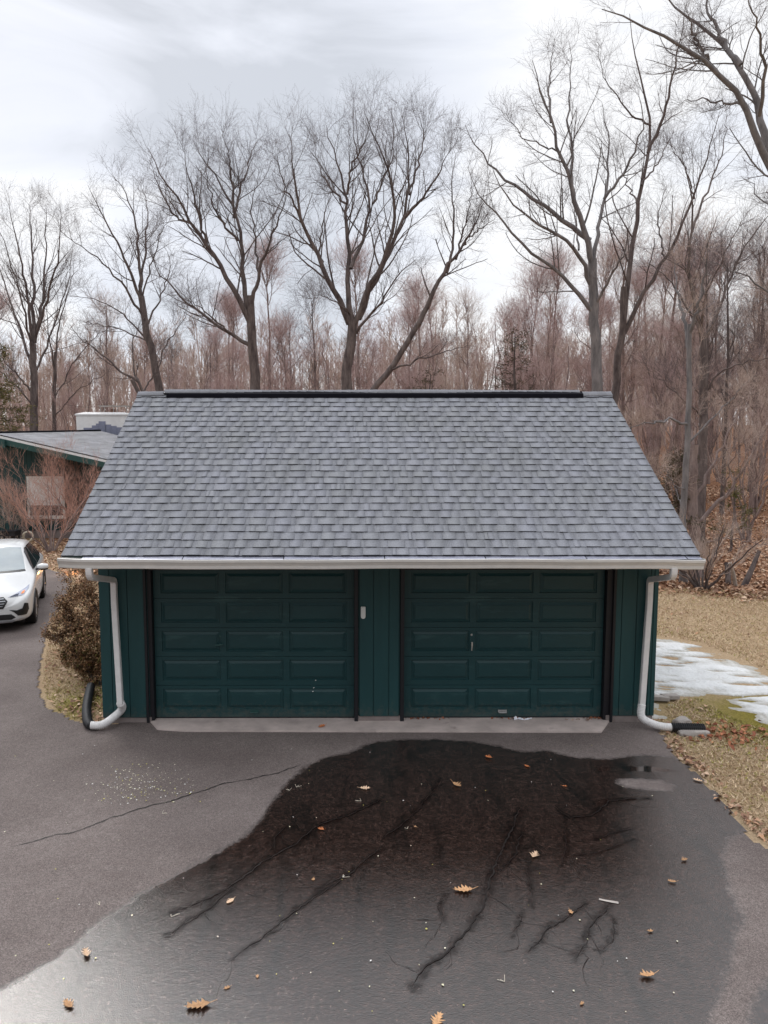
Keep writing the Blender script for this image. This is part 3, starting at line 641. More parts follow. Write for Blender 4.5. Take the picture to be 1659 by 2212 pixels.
for s_ in (-1, 1):
    mb.prism([(va, Yr+s_*.14*cr_, Zr-.14*sr_+.012), (va, Yr+s_*.17*cr_, Zr-.17*sr_+.014), (va, Yr+s_*.15*cr_, Zr-.135*sr_+.058), (va, Yr+s_*.02, Zr+.036), (va, Yr+s_*.02, Zr+.002)], (vb-va, 0, 0))
mb.build('ridge_vent', M['vent'], roof)
# rake trim
for xa, xb in ((RA-.004, RA+.011), (RB-.011, RB+.004)):
    for s_ in (0, 1):
        mb = MB()
        f = (lambda y: y) if not s_ else (lambda y: 2*Yr-y)
        mb.prism([(xa, f(Ye), Ze-.016), (xa, f(Yr-.002), Zr-.016), (xa, f(Yr-.002), Zr-.15), (xa, f(Ye), Ze-.13)], (xb-xa, 0, 0))
        mb.build('rake_board', M['tealtrim'], roof)
# gutter (K style), runs with a slight sag; left end kicked up
GA, GB = at(126, 1211, Ye-.09).x, at(1521.5, 1211, Ye-.09).x
prof = [(.0, .0), (.0, -.115), (-.07, -.12), (-.078, -.112), (-.083, -.075), (-.100, -.045), (-.112, -.030), (-.116, .0), (-.106, .004), (-.106, -.006), (-.108, -.028), (-.096, -.043), (-.078, -.072), (-.072, -.108), (-.006, -.110), (-.006, .0)]
n = 60; V = []; 
for i in range(n+1):
    x = GA+(GB-GA)*i/n; e = max(0, 1-(x-GA)/.45)
    dz = .012*e*e+.004*math.sin(x*1.3)+.002*math.sin(x*4.1)-.006*(x > 3.9); 
    for (py, pz) in prof: V.append((x, Ye-.004+py, Ze-.028+pz+dz-.018*(1-e*e*.3)))
k = len(prof); Fs = [(i*k+j, i*k+(j+1) % k, (i+1)*k+(j+1) % k, (i+1)*k+j) for i in range(n) for j in range(k)]
mb = MB().add(V, Fs); gut = mb.build('gutter', M['white_metal'], gar)
for x0_, s_ in ((GA, -1), (GB, 1)):
    mb = MB()
    zt = Ze-.046+(.008 if s_ < 0 else 0)
    mb.prism([(x0_+s_*.001, Ye-.002+a_, zt+b_) for a_, b_ in [(0, .004), (0, -.118), (-.072, -.124), (-.086, -.075), (-.115, -.03), (-.119, .004)]], (s_*.003, 0, 0))
    mb.build('end_cap', M['white_metal'], gut)
mb = MB(); x = GA+.28; i = 0
while x < GB-.05:
    xb = min(x+1.22, GB-.02); z0 = Ze-.030
    mb.prism([(x, Ye-.108, z0-.012), (x, Ye-.09, z0-.004), (x, Ye-.02, z0+.012), (x, Ye+.0, z0+.014), (x, Ye+.0, z0+.011), (x, Ye-.02, z0+.009), (x, Ye-.09, z0-.007)], (xb-x-.012, .004*math.sin(i*3), .004*math.sin(i*5)))
    x = xb; i += 1
mb.build('gutter_guard', M['guard'], gut)
mb = MB(); mb.box(RA+.02, RB-.02, Ye-.0005, Ye+.024, Ze-.14, Ze-.022); mb.build('fascia', M['tealtrim'], gar)
# downspouts
def spline(pts, n=8):
    P = [Vector(p) for p in pts]; out = []
    for i in range(len(P)-1):
        p0, p1, p2, p3 = P[max(i-1, 0)], P[i], P[i+1], P[min(i+2, len(P)-1)]
        for k in range(n):
            t = k/n; out.append(.5*((2*p1)+(p2-p0)*t+(2*p0-5*p1+4*p2-p3)*t*t+(3*p1-p0-3*p2+p3)*t**3))
    return out+[P[-1]]
def roundcorners(pts, r=.06, n=5):
    P = [Vector(p) for p in pts]; out = [P[0]]
    for i in range(1, len(P)-1):
        a = P[i]+(P[i-1]-P[i]).normalized()*r; b = P[i]+(P[i+1]-P[i]).normalized()*r
        for k in range(n+1):
            t = k/n; out.append(a*(1-t)**2+P[i]*2*t*(1-t)+b*t*t)
    return out+[P[-1]]
def corr(mb, pts, r, amp=.06, pitch=.018, k=14, sx=1, sy=1):
    P = [Vector(p) for p in pts]; L = [0]
    for a, b in zip(P[:-1], P[1:]): L.append(L[-1]+(b-a).length)
    n = max(4, int(L[-1]/pitch*2)); out = []; j = 0
    for i in range(n+1):
        d = L[-1]*i/n
        while j < len(P)-2 and L[j+1] < d: j += 1
        out.append(P[j].lerp(P[j+1], (d-L[j])/max(1e-6, L[j+1]-L[j])))
    mb.tube(out, [r*(1+amp*(1 if i % 2 else -1)) for i in range(n+1)], k, sx, sy)
Yp = Yw-.055; zg = Ze-.165; zo = at(190, 1247, Ye-.06).z; zw = at(250, 1253, Yp).z
xl = at(193, 1240, Ye-.06).x; xw = at(246, 1262, Yp).x; xw2 = at(260, 1530, Yp-.14).x
ds = MB(); ds.tube(roundcorners([(xl, Ye-.06, zg+.01), (xl, Ye-.055, zo), (xw, Yp, zw), (xw+.0, Yp, zw-.3), (xw2, Yp-.13, .34)], .07), .052, 4, 1.0, 1.0, square=True)
dsl = ds.build('downspout', M['white_pipe'], gar, bevel=.006); dsl['label'] = 'white downspout on the left corner of the garage'
e1 = [(xw2, Yp-.13, .345)]; a = gr(262, 1540, .16); b_ = gr(225, 1562, .10); c_ = gr(196, 1566, .09)
mb = MB(); corr(mb, spline([(xw2, Yp-.13, .36), (a.x, a.y, .2), (b_.x, b_.y, .09), (c_.x, c_.y, .085)], 6), .052, .05, .02)
o = mb.build('flexible_elbow', M['white_pipe'], dsl, smooth=True)
xr = at(1455, 1240, Ye-.06).x; xq = at(1404, 1255, Yp).x; xq2 = at(1386, 1530, Yp-.10).x
ds = MB(); ds.tube(roundcorners([(xr, Ye-.06, zg+.01), (xr, Ye-.055, zo), (xq, Yp, zw), (xq, Yp, zw-.3), (xq2, Yp-.10, .30)], .07), .052, 4, square=True)
dsr = ds.build('downspout', M['white_pipe'], gar, bevel=.006); dsr['label'] = 'white downspout on the right corner of the garage'
a = gr(1390, 1553, .13); b_ = gr(1420, 1566, .09); c_ = gr(1452, 1571, .075)
mb = MB(); corr(mb, spline([(xq2, Yp-.10, .32), (a.x-.02, a.y, .15), (b_.x, b_.y, .085), (c_.x, c_.y, .075)], 6), .05, .06, .02)
mb.build('flexible_elbow', M['white_pipe'], dsr, smooth=True)
# drain hoses
p = [gr(199, 1567, .075), gr(190, 1560, .075), gr(187, 1535, .07), gr(190, 1510, .07), gr(196, 1482, .08)]
mb = MB(); corr(mb, spline(p, 6), .062, .05, .022)
o = mb.build('drain_hose', M['black_plastic'], smooth=True); tag(o, 'black corrugated drain hose curving back from the left downspout', 'drain hose')
p = [gr(1450, 1571, .075), gr(1480, 1572, .075), gr(1521, 1573, .07)]
mb = MB(); corr(mb, spline(p, 5), .058, .10, .026)
o = mb.build('drain_hose', M['black_plastic'], smooth=True); tag(o, 'short straight black ribbed drain hose lying on a stone at the right', 'drain hose')
# wall sensor + soffit lamp
a0, a1 = at(779.5, 1310, Yw), at(789.5, 1336, Yw); mb = MB(); cx_ = (a0.x+a1.x)/2; hw = .032; hh = abs(a0.z-a1.z)/2; cz = (a0.z+a1.z)/2
poly = [(cx_-hw, Yw-.001, cz+hh), (cx_+hw, Yw-.001, cz+hh)]+[(cx_+hw*math.cos(t), Yw-.001, cz-hh+hw+hw*math.sin(t)) for t in [-PI*i/8 for i in range(0, 9)]]
mb.prism(poly, (0, -.03, 0)); mb.build('wall_sensor', M['white_plastic'], gar, bevel=.005, smooth=True)
a = at(818, 1231, Yw-.12); mb = MB(); mb.lathe([(0, .0), (.05, 0), (.055, -.02), (.03, -.03), (0, -.03)], (a.x-.01, Yw-.15, Ze-.136), 16); mb.tube([(a.x-.01, Yw-.15, Ze-.165), (a.x, Yw-.19, Ze-.22)], [.015, .022], 10); mb.lathe([(.0, .02), (.03, .02), (.036, -.03), (.03, -.045), (0, -.045)], (a.x+.002, Yw-.2, Ze-.235), 14)
mb.build('soffit_lamp', M['white_plastic'], gar, smooth=True)
# ---------------- rocks, bricks, rag -------------------------------------
def rock(c, sx, sy, sz, seed, m, name, label, cat, rz=0):
    bm = bmesh.new(); bmesh.ops.create_icosphere(bm, subdivisions=3, radius=1); r = random.Random(seed); off = [r.uniform(0, 9) for _ in range(3)]
    for v_ in bm.verts:
        c0 = v_.co; f = 1+.16*math.sin(c0.x*3.1+off[0])*math.cos(c0.y*2.7+off[1])+.10*math.sin(c0.z*6+c0.x*4+off[2])
        v_.co = Vector((max(-.82, min(.82, c0.x*f))*sx, max(-.82, min(.82, c0.y*f))*sy, max(-.7, min(.62, c0.z*f))*sz))
    me = bpy.data.meshes.new(name); bm.to_mesh(me); bm.free(); me.materials.append(m); me.shade_smooth()
    o = bpy.data.objects.new(name, me); COL.objects.link(o); o.location = c; o.rotation_euler = (0, 0, rz)
    return tag(o, label, cat)
p = gr(1578, 1555, .02)
a = gr(1497, 1583, .03); rock((a.x, a.y, .02), .24, .09, .08, 3, M['stone'], 'flat_stone', 'long flat grey stone under the black drain hose at right', 'stone', .05)
a = gr(1474, 1556, .05); rock((a.x, a.y, .01), .15, .10, .11, 4, M['stone'], 'rock', 'rounded mottled rock behind the black drain hose at right', 'rock', .4)
for i, (px, py, lb, rz) in enumerate([(1447, 1506, 'worn brick on the snow, the right one of two at the garage corner', .15), (1425, 1509, 'worn brick against the right garage wall, the left one of two', -.1)]):
    a = gr(px, py, .05); mb = MB(); mb.box(-.13, .13, -.06, .06, 0, .06); o = mb.build('brick', M['stone' if i == 0 else 'stone'], bevel=.008); o.location = (max(a.x, 4.24), a.y, .03); o.rotation_euler = (0, .03, rz); tag(o, lb, 'brick')
# crumpled rag at the right door
a, b_ = gr(1112, 1556, .04), gr(1152, 1557, .04); V = []; nx = 26; ny = 6; r = random.Random(4)
for j in range(ny):
    for i in range(nx):
        u = i/(nx-1); q = j/(ny-1); z = .034+.022*abs(math.sin(u*9+q*2.2))*(1-abs(2*q-1))+.03*math.exp(-((u-.12)/.07)**2)*(1-abs(2*q-1))+r.uniform(0, .004)
        V.append((a.x+(b_.x-a.x)*u, 9.50+(q-.5)*.07*(1-.6*u)+.02*math.sin(u*8), z))
mb = MB().add(V, [(j*nx+i, j*nx+i+1, (j+1)*nx+i+1, (j+1)*nx+i) for j in range(ny-1) for i in range(nx-1)]); o = mb.build('plastic_rag', M['rag']); tag(o, 'crumpled white plastic scrap at the foot of the right garage door', 'rag')

# ---------------- fallen leaves ------------------------------------------
def oak_leaf(mb, c, L, rz, curl=.3, rnd=random, lobes=5, tilt=0):
    """lobed leaf with a midrib, thin but curled"""
    pts = [(0, 0)]; side = []
    for i in range(1, 2*lobes+1):
        t = i/(2*lobes+.8); env = math.sin(PI*min(1, t*.95+.08))**.8
        wv = (.36 if i % 2 else .12)*env*rnd.uniform(.8, 1.2); side.append((t+(.07 if i % 2 else -.01), wv))
    out = []
    for t, wv in side: out.append((t, wv))
    left = out; right = [(t, -wv*rnd.uniform(.8, 1.2)) for t, wv in out]
    mid = [(t, 0) for t, _ in out]
    def T(t, wv):
        x = (t-.5)*L; y = wv*L; z = abs(wv)*L*curl*1.3+((t-.5)**2)*L*curl*1.2+.003
        z += tilt*y+tilt*.3*L
        return (c[0]+x*math.cos(rz)-y*math.sin(rz), c[1]+x*math.sin(rz)+y*math.cos(rz), c[2]+max(z, .002))
    n = len(mid); V = [T(0, 0)]+[T(*p) for p in mid]+[T(*p) for p in left]+[T(*p) for p in right]+[T(1.05, 0)]
    Fs = [(0, 1, 1+n), (0, 1+2*n, 1)]
    for i in range(n-1):
        Fs += [(1+i, 2+i, 2+n+i, 1+n+i), (1+2*n+i, 2+2*n+i, 2+i, 1+i)]
    Fs += [(n, 3*n+1, 2*n), (n, 3*n, 3*n+1)]
    st = T(-.0, 0); m0 = len(V)
    V += [T(-.28, .01), T(-.28, -.012), T(0, -.02), T(0, .02)]; Fs.append((m0, m0+1, m0+2, m0+3))
    mb.add(V, Fs)
LEAVES = [(789, 1704, .13, 'pale oak leaf on the dark wet asphalt below the middle of the left door'), (987, 1698, .14, 'tan oak leaf on the dark wet asphalt in front of the right door'),
 (1055, 1637, .11, 'orange leaf fragment on the blackest wet asphalt near the apron'), (1138, 1656, .08, 'small orange leaf on the wet asphalt near the puddle'), (1220, 1699, .06, 'tiny orange leaf left of the dry island in the wet asphalt'),
 (693, 1793, .08, 'small reddish leaf at the upper left of the wet area'), (677, 1900, .05, 'tiny tan leaf left of centre in the wet area'), (497, 1948, .09, 'small pale leaf among wet cracks at the left'),
 (1155, 1848, .14, 'pale oak leaf right of centre on the wet asphalt, lobes spread'), (1000, 1925, .19, 'big curled tan oak leaf in the middle of the wet asphalt'), (1478, 1859, .08, 'curled tan leaf on the grey wet asphalt near the dry right strip'),
 (1451, 1906, .08, 'small star shaped tan leaf on the grey wet asphalt at right'), (1507, 1687, .12, 'pale leaf on wet asphalt beside the lawn edge'), (186, 2062, .12, 'pale oak leaf at the left edge of the wet area'),
 (147, 2171, .12, 'curled leaf with dark shadow in the lower left corner'), (427, 2175, .19, 'largest curled oak leaf near the bottom edge, left of centre'), (490, 2135, .055, 'small round tan leaf beside the largest oak leaf'),
 (1397, 2110, .13, 'tan oak leaf on grey wet asphalt at the lower right'), (945, 2204, .15, 'oak leaf cut by the bottom edge of the picture'), (695, 1570, .13, 'reddish brown leaf on the concrete apron'),
 (1233, 1972, .06, 'narrow small tan leaf in the right of the wet area'), (1405, 2013, .06, 'narrow tan leaf above the lower right oak leaf'), (1257, 2169, .05, 'tiny tan leaf near the bottom, right of centre'), (556, 2110, .04, 'tiny round leaf right of the largest oak leaf'), (897, 1787, .045, 'tiny leaf crumb at the centre of the wet asphalt')]
rl = random.Random(21)
for i, (px, py, L, lb) in enumerate(LEAVES):
    z0 = .031 if py < 1584 else .013
    a = gr(px, py, z0); mb = MB(); oak_leaf(mb, (0, 0, 0), L*.88, 0, rl.uniform(.12, .5), rl, lobes=(2 if L < .075 else 4 if L < .15 else 5), tilt=rl.uniform(-.08, .14) if L > .11 else 0)
    o = mb.build('oak_leaf', M['leafbr']); o.location = (a.x, a.y, z0+.001); o.rotation_euler = (0, 0, rl.uniform(0, 6.28))
    me = o.data; ca = me.color_attributes.new('tone', 'FLOAT_COLOR', 'POINT'); c = np.array([.50, .29, .15])*rl.uniform(.7, 1.1) if 'pale' not in lb else np.array([.58, .41, .28])*rl.uniform(.8, 1.1)
    if 'red' in lb or 'orange' in lb: c = np.array([.46, .16, .06])
    for d_ in ca.data: d_.color = (*c, 1)
    md = o.modifiers.new('thick', 'SOLIDIFY'); md.thickness = .0012
    tag(o, lb, 'leaf', 'oak leaves fallen on the driveway')

def scatter_quads(name, P, size, cols, mat_, tilt=.5, parent=None, aspect=.6, bend=True, updir=None):
    n = len(P); a = rng.uniform(0, 2*PI, n); t1 = rng.normal(0, tilt, n); t2 = rng.normal(0, tilt, n)
    u = np.stack([np.cos(a), np.sin(a), t1], -1); v_ = np.stack([-np.sin(a), np.cos(a), t2], -1)
    u /= np.linalg.norm(u, axis=1)[:, None]; v_ /= np.linalg.norm(v_, axis=1)[:, None]
    s_ = size[:, None]; up = np.zeros((n, 3)); up[:, 2] = (size*.18)
    V = np.stack([P-u*s_*.5, P+v_*s_*aspect*.5+up, P+u*s_*.5, P-v_*s_*aspect*.5+up], 1)
    Fi = np.stack([np.arange(n)*4+i for i in range(4)], -1)
    Fi = np.concatenate([Fi[:, [0, 1, 2]], Fi[:, [0, 2, 3]]])
    return np_mesh(name, V.reshape(-1, 3), Fi, mat_, parent, cols=np.repeat(cols, 4, 0), local=False)
def palette(n, cs, var=.15):
    cs = np.array(cs); c = cs[rng.integers(0, len(cs), n)]*rng.uniform(1-var, 1+var, (n, 1)); return c
# petals / paint flecks on the dry asphalt
pts = []
while len(pts) < 290:
    px, py = random.gauss(300, 55), random.gauss(1697, 24)
    if 1630 < py < 1740 and 180 < px < 420: pts.append(gr(px, py, .018))
for i in range(110):
    p = gr(random.uniform(-50, 1500), random.uniform(1600, 2200), .018)
    if p.x < 5.5: pts.append(p)
P = np.array([tuple(p) for p in pts]); n = len(P)
o = scatter_quads('petals', P, rng.uniform(.008, .024, n)*rng.uniform(.6, 1.2, n), palette(n, [(.66, .63, .50), (.60, .58, .42), (.45, .42, .12), (.7, .7, .68)]), M['litter'], .1, aspect=.8)
tag(o, 'scatter of tiny pale petals on the dry asphalt left of the puddle', 'petals', kind='stuff')
mb = MB(); a, b_ = gr(1294, 1942, .0175), gr(1336, 1950, .0175); ribbon(mb, [a, a.lerp(b_, .3), a.lerp(b_, .7), b_], .02, .0175, taper=False, jit=.004)
o = mb.build('chalk_mark', M['stone'], drive)
# pine needles
mb = MB()
for px, py in ((625, 1707), (640, 1700), (370, 1980), (215, 1955), (780, 1730), (880, 1790), (350, 1757), (1090, 2120), (740, 1895)):
    a = gr(px, py, .019)
    for k in range(3):
        an = random.uniform(0, PI); l = random.uniform(.03, .07); mb.tube([(a.x, a.y, .0185), (a.x+l*math.cos(an), a.y+l*math.sin(an), .0195)], .0016, 4)
o = mb.build('pine_needles', M['rope']); tag(o, 'thin tan pine needles strewn over the asphalt', 'needles', kind='stuff')

# leaf litter
LC = [(.38, .23, .15), (.28, .16, .11), (.48, .31, .21), (.22, .13, .09), (.56, .41, .30), (.40, .23, .14)]
def litter(name, n, region, smin, smax, label, cs=LC, cond=None, zadd=.012, tilt=.45):
    x = rng.uniform(region[0], region[1], n); y = rng.uniform(region[2], region[3], n); k = cond(x, y) if cond else np.ones(n, bool); x, y = x[k], y[k]; n = len(x)
    P = np.stack([x, y, terrain(x, y)+zadd+rng.uniform(0, .02, n)], -1)
    o = scatter_quads(name, P, rng.uniform(smin, smax, n), palette(n, cs, .25), M['litter'], tilt)
    tag(o, label, 'leaves', kind='stuff'); return o
litd = lambda x, y: sdf(LIT, x, y)
litter('leaf_litter', 60000, (3.5, 26, 16.5, 45), .07, .17, 'brown oak leaf litter under the trees at the right edge of the lawn', cond=lambda x, y: (litd(x, y)+rng.normal(0, .35, len(x)) > 0) & (x > y*.22-.8) & (x < y*.62+1))
offdrive = lambda x, y: (sdf(DRIVE, x, y) < -.02)
def cl_(x, y): return offdrive(x, y) & ((np.sin(x*2.1+y*1.3)*np.sin(y*2.6-x*.8) + rng.normal(0, .5, len(x))) > .35)
litter('scattered_leaves', 1500, (4.15, 11.5, 5.0, 18.5), .05, .11, 'brown leaves scattered on the dormant lawn and snow edge', cond=lambda x, y: cl_(x, y) & ((sdf(SNOW, x, y) < .05) | (rng.random(len(x)) < .03)))
litter('edge_leaves', 30000, (2.8, 7.5, 3.5, 9.5), .03, .09, 'leaf scraps caught along the ragged lawn edge of the driveway', cond=lambda x, y: (np.abs(sdf(DRIVE, x, y)+.06+.05*np.sin(y*5)) < .09) & (rng.random(len(x)) < .35+.3*np.sin(y*4)))
litter('garage_corner_leaves', 700, (4.2, 5.6, 8.5, 9.6), .05, .10, 'reddish leaves drifted round the right drain hose', [(.36, .15, .08), (.26, .10, .06), (.45, .22, .12)], cond=lambda x, y: offdrive(x, y) & (rng.random(len(x)) < np.exp(-((x-4.9)/.5)**2-((y-9.0)/.25)**2)))
litter('shrub_bed_leaves', 5200, (-7.6, -3.5, 9.3, 22.5), .05, .12, 'brown leaves lying in the bed between driveway and garage', cond=lambda x, y: offdrive(x, y) & (rng.random(len(x)) < .25+.75*(x > -4.3)*(y < 11)+.5*(y > 15)))
litter('house_bed_leaves', 12000, (-16, -5, 19.5, 29), .06, .15, 'brown leaf litter in front of the teal house', cond=lambda x, y: offdrive(x, y))
x = rng.uniform(-.1, 2.9, 260); P = np.stack([DR+x*.97, Yd-.02-np.abs(rng.normal(0, .03, 260)), .035+0*x], -1)[(np.sin(x*5)+rng.normal(0, .4, 260) > .55)]
o = scatter_quads('door_sill_leaves', P, rng.uniform(.02, .06, len(P)), palette(len(P), [(.30, .11, .06), (.2, .09, .05)]), M['litter']); tag(o, 'crushed brown leaves along the foot of the right door', 'leaves', kind='stuff')

# grass blades
def blades(name, n, region, hmin, hmax, label, cs, cond):
    x = rng.uniform(region[0], region[1], n); y = rng.uniform(region[2], region[3], n); k = cond(x, y); x, y = x[k], y[k]; n = len(x)
    a = rng.uniform(0, 2*PI, n); wv = rng.uniform(.004, .009, n); hh = rng.uniform(hmin, hmax, n); z = terrain(x, y)
    dx, dy = np.cos(a)*wv, np.sin(a)*wv; lx, ly = rng.normal(0, 1.1, n)*hh, rng.normal(0, 1.1, n)*hh
    V = np.stack([np.stack([x-dx, y-dy, z], -1), np.stack([x+dx, y+dy, z], -1), np.stack([x+lx, y+ly, z+hh], -1)], 1).reshape(-1, 3)
    g = np.exp(-((x-6.1)**2/1.6+(y-9.6)**2/1.0)) + .8*np.exp(-((x+4.3)**2/.4+(y-10.3)**2/.8))+.6*np.exp(-((x-4.9)**2/1.2+(y-14.2)**2/.3))+.12
    c = palette(n, cs, .2); gk = rng.random(n) < g; c[gk] = palette(int(gk.sum()), [(.26, .25, .06), (.33, .30, .08), (.22, .20, .06)], .2)
    o = np_mesh(name, V, np.arange(3*n).reshape(-1, 3), M['blade'], cols=np.repeat(c, 3, 0)); tag(o, label, 'grass', kind='stuff')
TC = [(.56, .43, .29), (.48, .35, .23), (.40, .27, .17), (.64, .51, .36)]
blades('grass', 120000, (2.8, 9.5, 3.6, 11.5), .012, .035, 'short dormant straw coloured grass on the right lawn', TC, lambda x, y: offdrive(x, y) & (sdf(SNOW, x, y) < .04) & (x < y*.62+.4))
blades('far_grass', 70000, (3.2, 13.5, 11.5, 18.5), .02, .045, 'dormant tan grass between the snow and the woods', TC, lambda x, y: (sdf(SNOW, x, y) < .04) & (x < y*.62+.4) & (x > 4.1) | ((x < 4.1) & (y > 14.5)))
blades('bed_grass', 60000, (-8, -3.5, 9.2, 18), .012, .04, 'patchy yellow green grass in the bed by the left garage wall', TC, offdrive)

# ---------------- trees --------------------------------------------------
def tubes(P, Rr, k):      # P (M,N,3), Rr (M,N) -> verts, faces
    Mn, Nn = Rr.shape
    T = np.empty_like(P); T[:, 1:-1] = P[:, 2:]-P[:, :-2]; T[:, 0] = P[:, 1]-P[:, 0]; T[:, -1] = P[:, -1]-P[:, -2]
    T /= np.linalg.norm(T, axis=2, keepdims=True)+1e-9
    ref = np.zeros_like(T); ref[..., 1] = 1; par = np.abs(T[..., 1]) > .9; ref[par] = (1, 0, 0)
    A = np.cross(T, ref); A /= np.linalg.norm(A, axis=2, keepdims=True)+1e-9; B = np.cross(T, A)
    an = np.arange(k)*2*PI/k
    V = P[:, :, None]+Rr[:, :, None, None]*(A[:, :, None]*np.cos(an)[None, None, :, None]+B[:, :, None]*np.sin(an)[None, None, :, None])
    idx = np.arange(Mn*Nn*k).reshape(Mn, Nn, k); a = idx[:, :-1]; b = idx[:, 1:]
    Fs = np.stack([a, np.roll(a, -1, 2), np.roll(b, -1, 2), b], -1).reshape(-1, 4)
    return V.reshape(-1, 3), Fs
def merge(parts):
    V, Fs, n = [], [], 0
    for v_, f in parts: V.append(v_); Fs.append(f+n); n += len(v_)
    return np.concatenate(V), np.concatenate(Fs)
def sample(P, Rr, t):     # P (M,N,3), t (M,)
    Nn = P.shape[1]; f = t*(Nn-1); i = np.minimum(f.astype(int), Nn-2); u = (f-i)[:, None]; m_ = np.arange(len(P))
    p = P[m_, i]*(1-u)+P[m_, i+1]*u; d = P[m_, i+1]-P[m_, i]; d /= np.linalg.norm(d, axis=1, keepdims=True)+1e-9
    return p, d, Rr[m_, i]*(1-u[:, 0])+Rr[m_, i+1]*u[:, 0]
def grow(P, Rr, nch, L, Nn=5, ang=(25, 60), up=.25, wob=.18, tmin=.2, rmin=.004, rk=.6, taperlen=.5, flat=1.0, tip=.4, wup=.1):
    Mn = len(P); idx = np.repeat(np.arange(Mn), nch); n = len(idx)
    t = rng.uniform(tmin, 1, n)**.85; p, d, r = sample(P[idx], Rr[idx], t)
    q = rng.normal(0, 1, (n, 3)); q[:, 1] *= flat; q -= (q*d).sum(1, keepdims=True)*d; q /= np.linalg.norm(q, axis=1, keepdims=True)+1e-9
    a = np.radians(rng.uniform(ang[0], ang[1], n))[:, None]
    v_ = d*np.cos(a)+q*np.sin(a); v_[:, 2] += up; v_ /= np.linalg.norm(v_, axis=1, keepdims=True)
    Lp = np.linalg.norm(np.diff(P, axis=1), axis=2).sum(1)[idx]
    ln = (L if np.isscalar(L) else L[idx])*rng.uniform(.55, 1.25, n)*(1-taperlen*t); st = (ln/(Nn-1))[:, None]
    out = [p]; c = p
    for k in range(Nn-1):
        v_ = v_+rng.normal(0, wob, (n, 3)); v_[:, 2] += wup; v_ /= np.linalg.norm(v_, axis=1, keepdims=True)
        c = c+v_*st; out.append(c)
    C = np.stack(out, 1); r0 = np.maximum(r*rk*rng.uniform(.7, 1.1, n), rmin)
    RR = r0[:, None]*np.linspace(1, tip, Nn)[None]; return C, np.maximum(RR, rmin*.6)
def resamp(pts, n, noise=.0):
    P = np.array([tuple(p) for p in pts]); d = np.concatenate([[0], np.cumsum(np.linalg.norm(np.diff(P, axis=0), axis=1))]); t = np.linspace(0, d[-1], n)
    Q = np.stack([np.interp(t, d, P[:, i]) for i in range(3)], -1)
    for _ in range(1): Q[1:-1] = (Q[:-2]+2*Q[1:-1]+Q[2:])/4
    if noise: Q[1:-1] += rng.normal(0, noise, (n-2, 3))
    return Q
def hero(name, label, Y, trunk, limbs, r0, barkm, twigm, scale=1.0, group=None, dens=1.0, Lk=1.0, up=.22, rmin=.008, cat='tree'):
    """trunk, limbs: traced courses of the real limbs; each limb leaves the picture plane by its own depth"""
    base = at(trunk[0][0], trunk[0][1], Y); gz = float(terrain(base.x, Y)); root = Vector((base.x, Y, gz-.1))
    t = empty(name, root, label, cat, group)
    tp = [root]+[at(x, y, Y) for x, y in trunk if at(x, y, Y).z > gz+.3]
    TP = resamp(tp, 20, r0*.08)[None]; TR = np.linspace(r0*1.0, r0*.6, 20)[None]; TR[0, 0] *= 1.35; TR[0, 1] *= 1.1
    thick = [tubes(TP, TR, 10)]; LP, LR = [], []
    for li in limbs:
        pts, ra, rb, dep = li; k = len(pts)
        W = [at(x, y, Y+dep*(i/(k-1))**1.0) for i, (x, y) in enumerate(pts)]
        LP.append(resamp(W, 16, .035*scale)); LR.append(np.linspace(ra*.68, rb*.3, 16))
    LP = np.array(LP); LR = np.array(LR); thick.append(tubes(LP, LR, 7))
    len0 = np.linalg.norm(np.diff(LP, axis=1), axis=2).sum(1)
    c1, r1 = grow(LP, LR, int(14*dens), np.clip(len0*.48, 1.0, 4.6)*Lk, 9, (30, 64), up*.9, .10, .10, rmin*.8, .42, .72, .8, wup=.055)
    thick.append(tubes(c1, r1, 4))
    V, Fs = merge(thick); np_mesh('trunk', V, Fs, barkm, t, smooth=True)
    c1b = np.concatenate([c1]); r1b = r1
    c2, r2 = grow(c1b, r1b, 7, 1.4*scale*Lk, 6, (28, 66), up*.5, .14, .10, rmin*.40, .45, .45, wup=.035)
    c3, r3 = grow(c2, r2, 5, .75*scale*Lk, 4, (28, 65), up*.3, .17, .10, rmin*.28, .6, .4, wup=.02)
    V, Fs = merge([tubes(c2, r2, 3), tubes(c3, r3, 3)]); np_mesh('crown', V, Fs, twigm, t)
    return t
# 1 far left elm-like tree
hero('bare_tree', 'tall bare tree at the far left, an upright fan of fine branches', 36, [(75, 1000), (73, 850), (70, 740)], [
 ([(70, 760), (60, 640), (40, 540), (25, 480), (20, 440)], .14, .03, -1), ([(70, 740), (72, 620), (70, 520), (62, 440)], .16, .03, 1), ([(72, 750), (95, 640), (98, 540), (100, 450)], .13, .03, 2),
 ([(75, 740), (100, 650), (125, 560), (132, 480), (128, 440)], .12, .025, -2), ([(72, 800), (35, 690), (5, 600), (-25, 520)], .12, .03, 3), ([(74, 810), (120, 700), (150, 600), (158, 520)], .09, .02, 2),
 ([(73, 770), (50, 660), (20, 560), (-5, 480)], .1, .02, -3), ([(74, 850), (20, 790), (-30, 740)], .08, .02, 0), ([(75, 880), (40, 840), (0, 800), (-40, 780)], .07, .02, -2)], .26, M['bark'], M['twig'], dens=1.1, Lk=.85, up=.35)
hero('bare_tree', 'slim two stemmed bare tree just right of the far left tree', 38, [(120, 1000), (116, 850), (120, 760)], [
 ([(120, 780), (128, 700), (150, 620), (160, 560)], .08, .02, 1), ([(118, 800), (105, 720), (100, 640)], .07, .02, -1), ([(118, 860), (160, 780), (215, 720), (250, 700)], .06, .015, 1), ([(118, 900), (170, 840), (240, 800)], .05, .015, -1)], .14, M['bark'], M['twig'], dens=.9, Lk=.8)
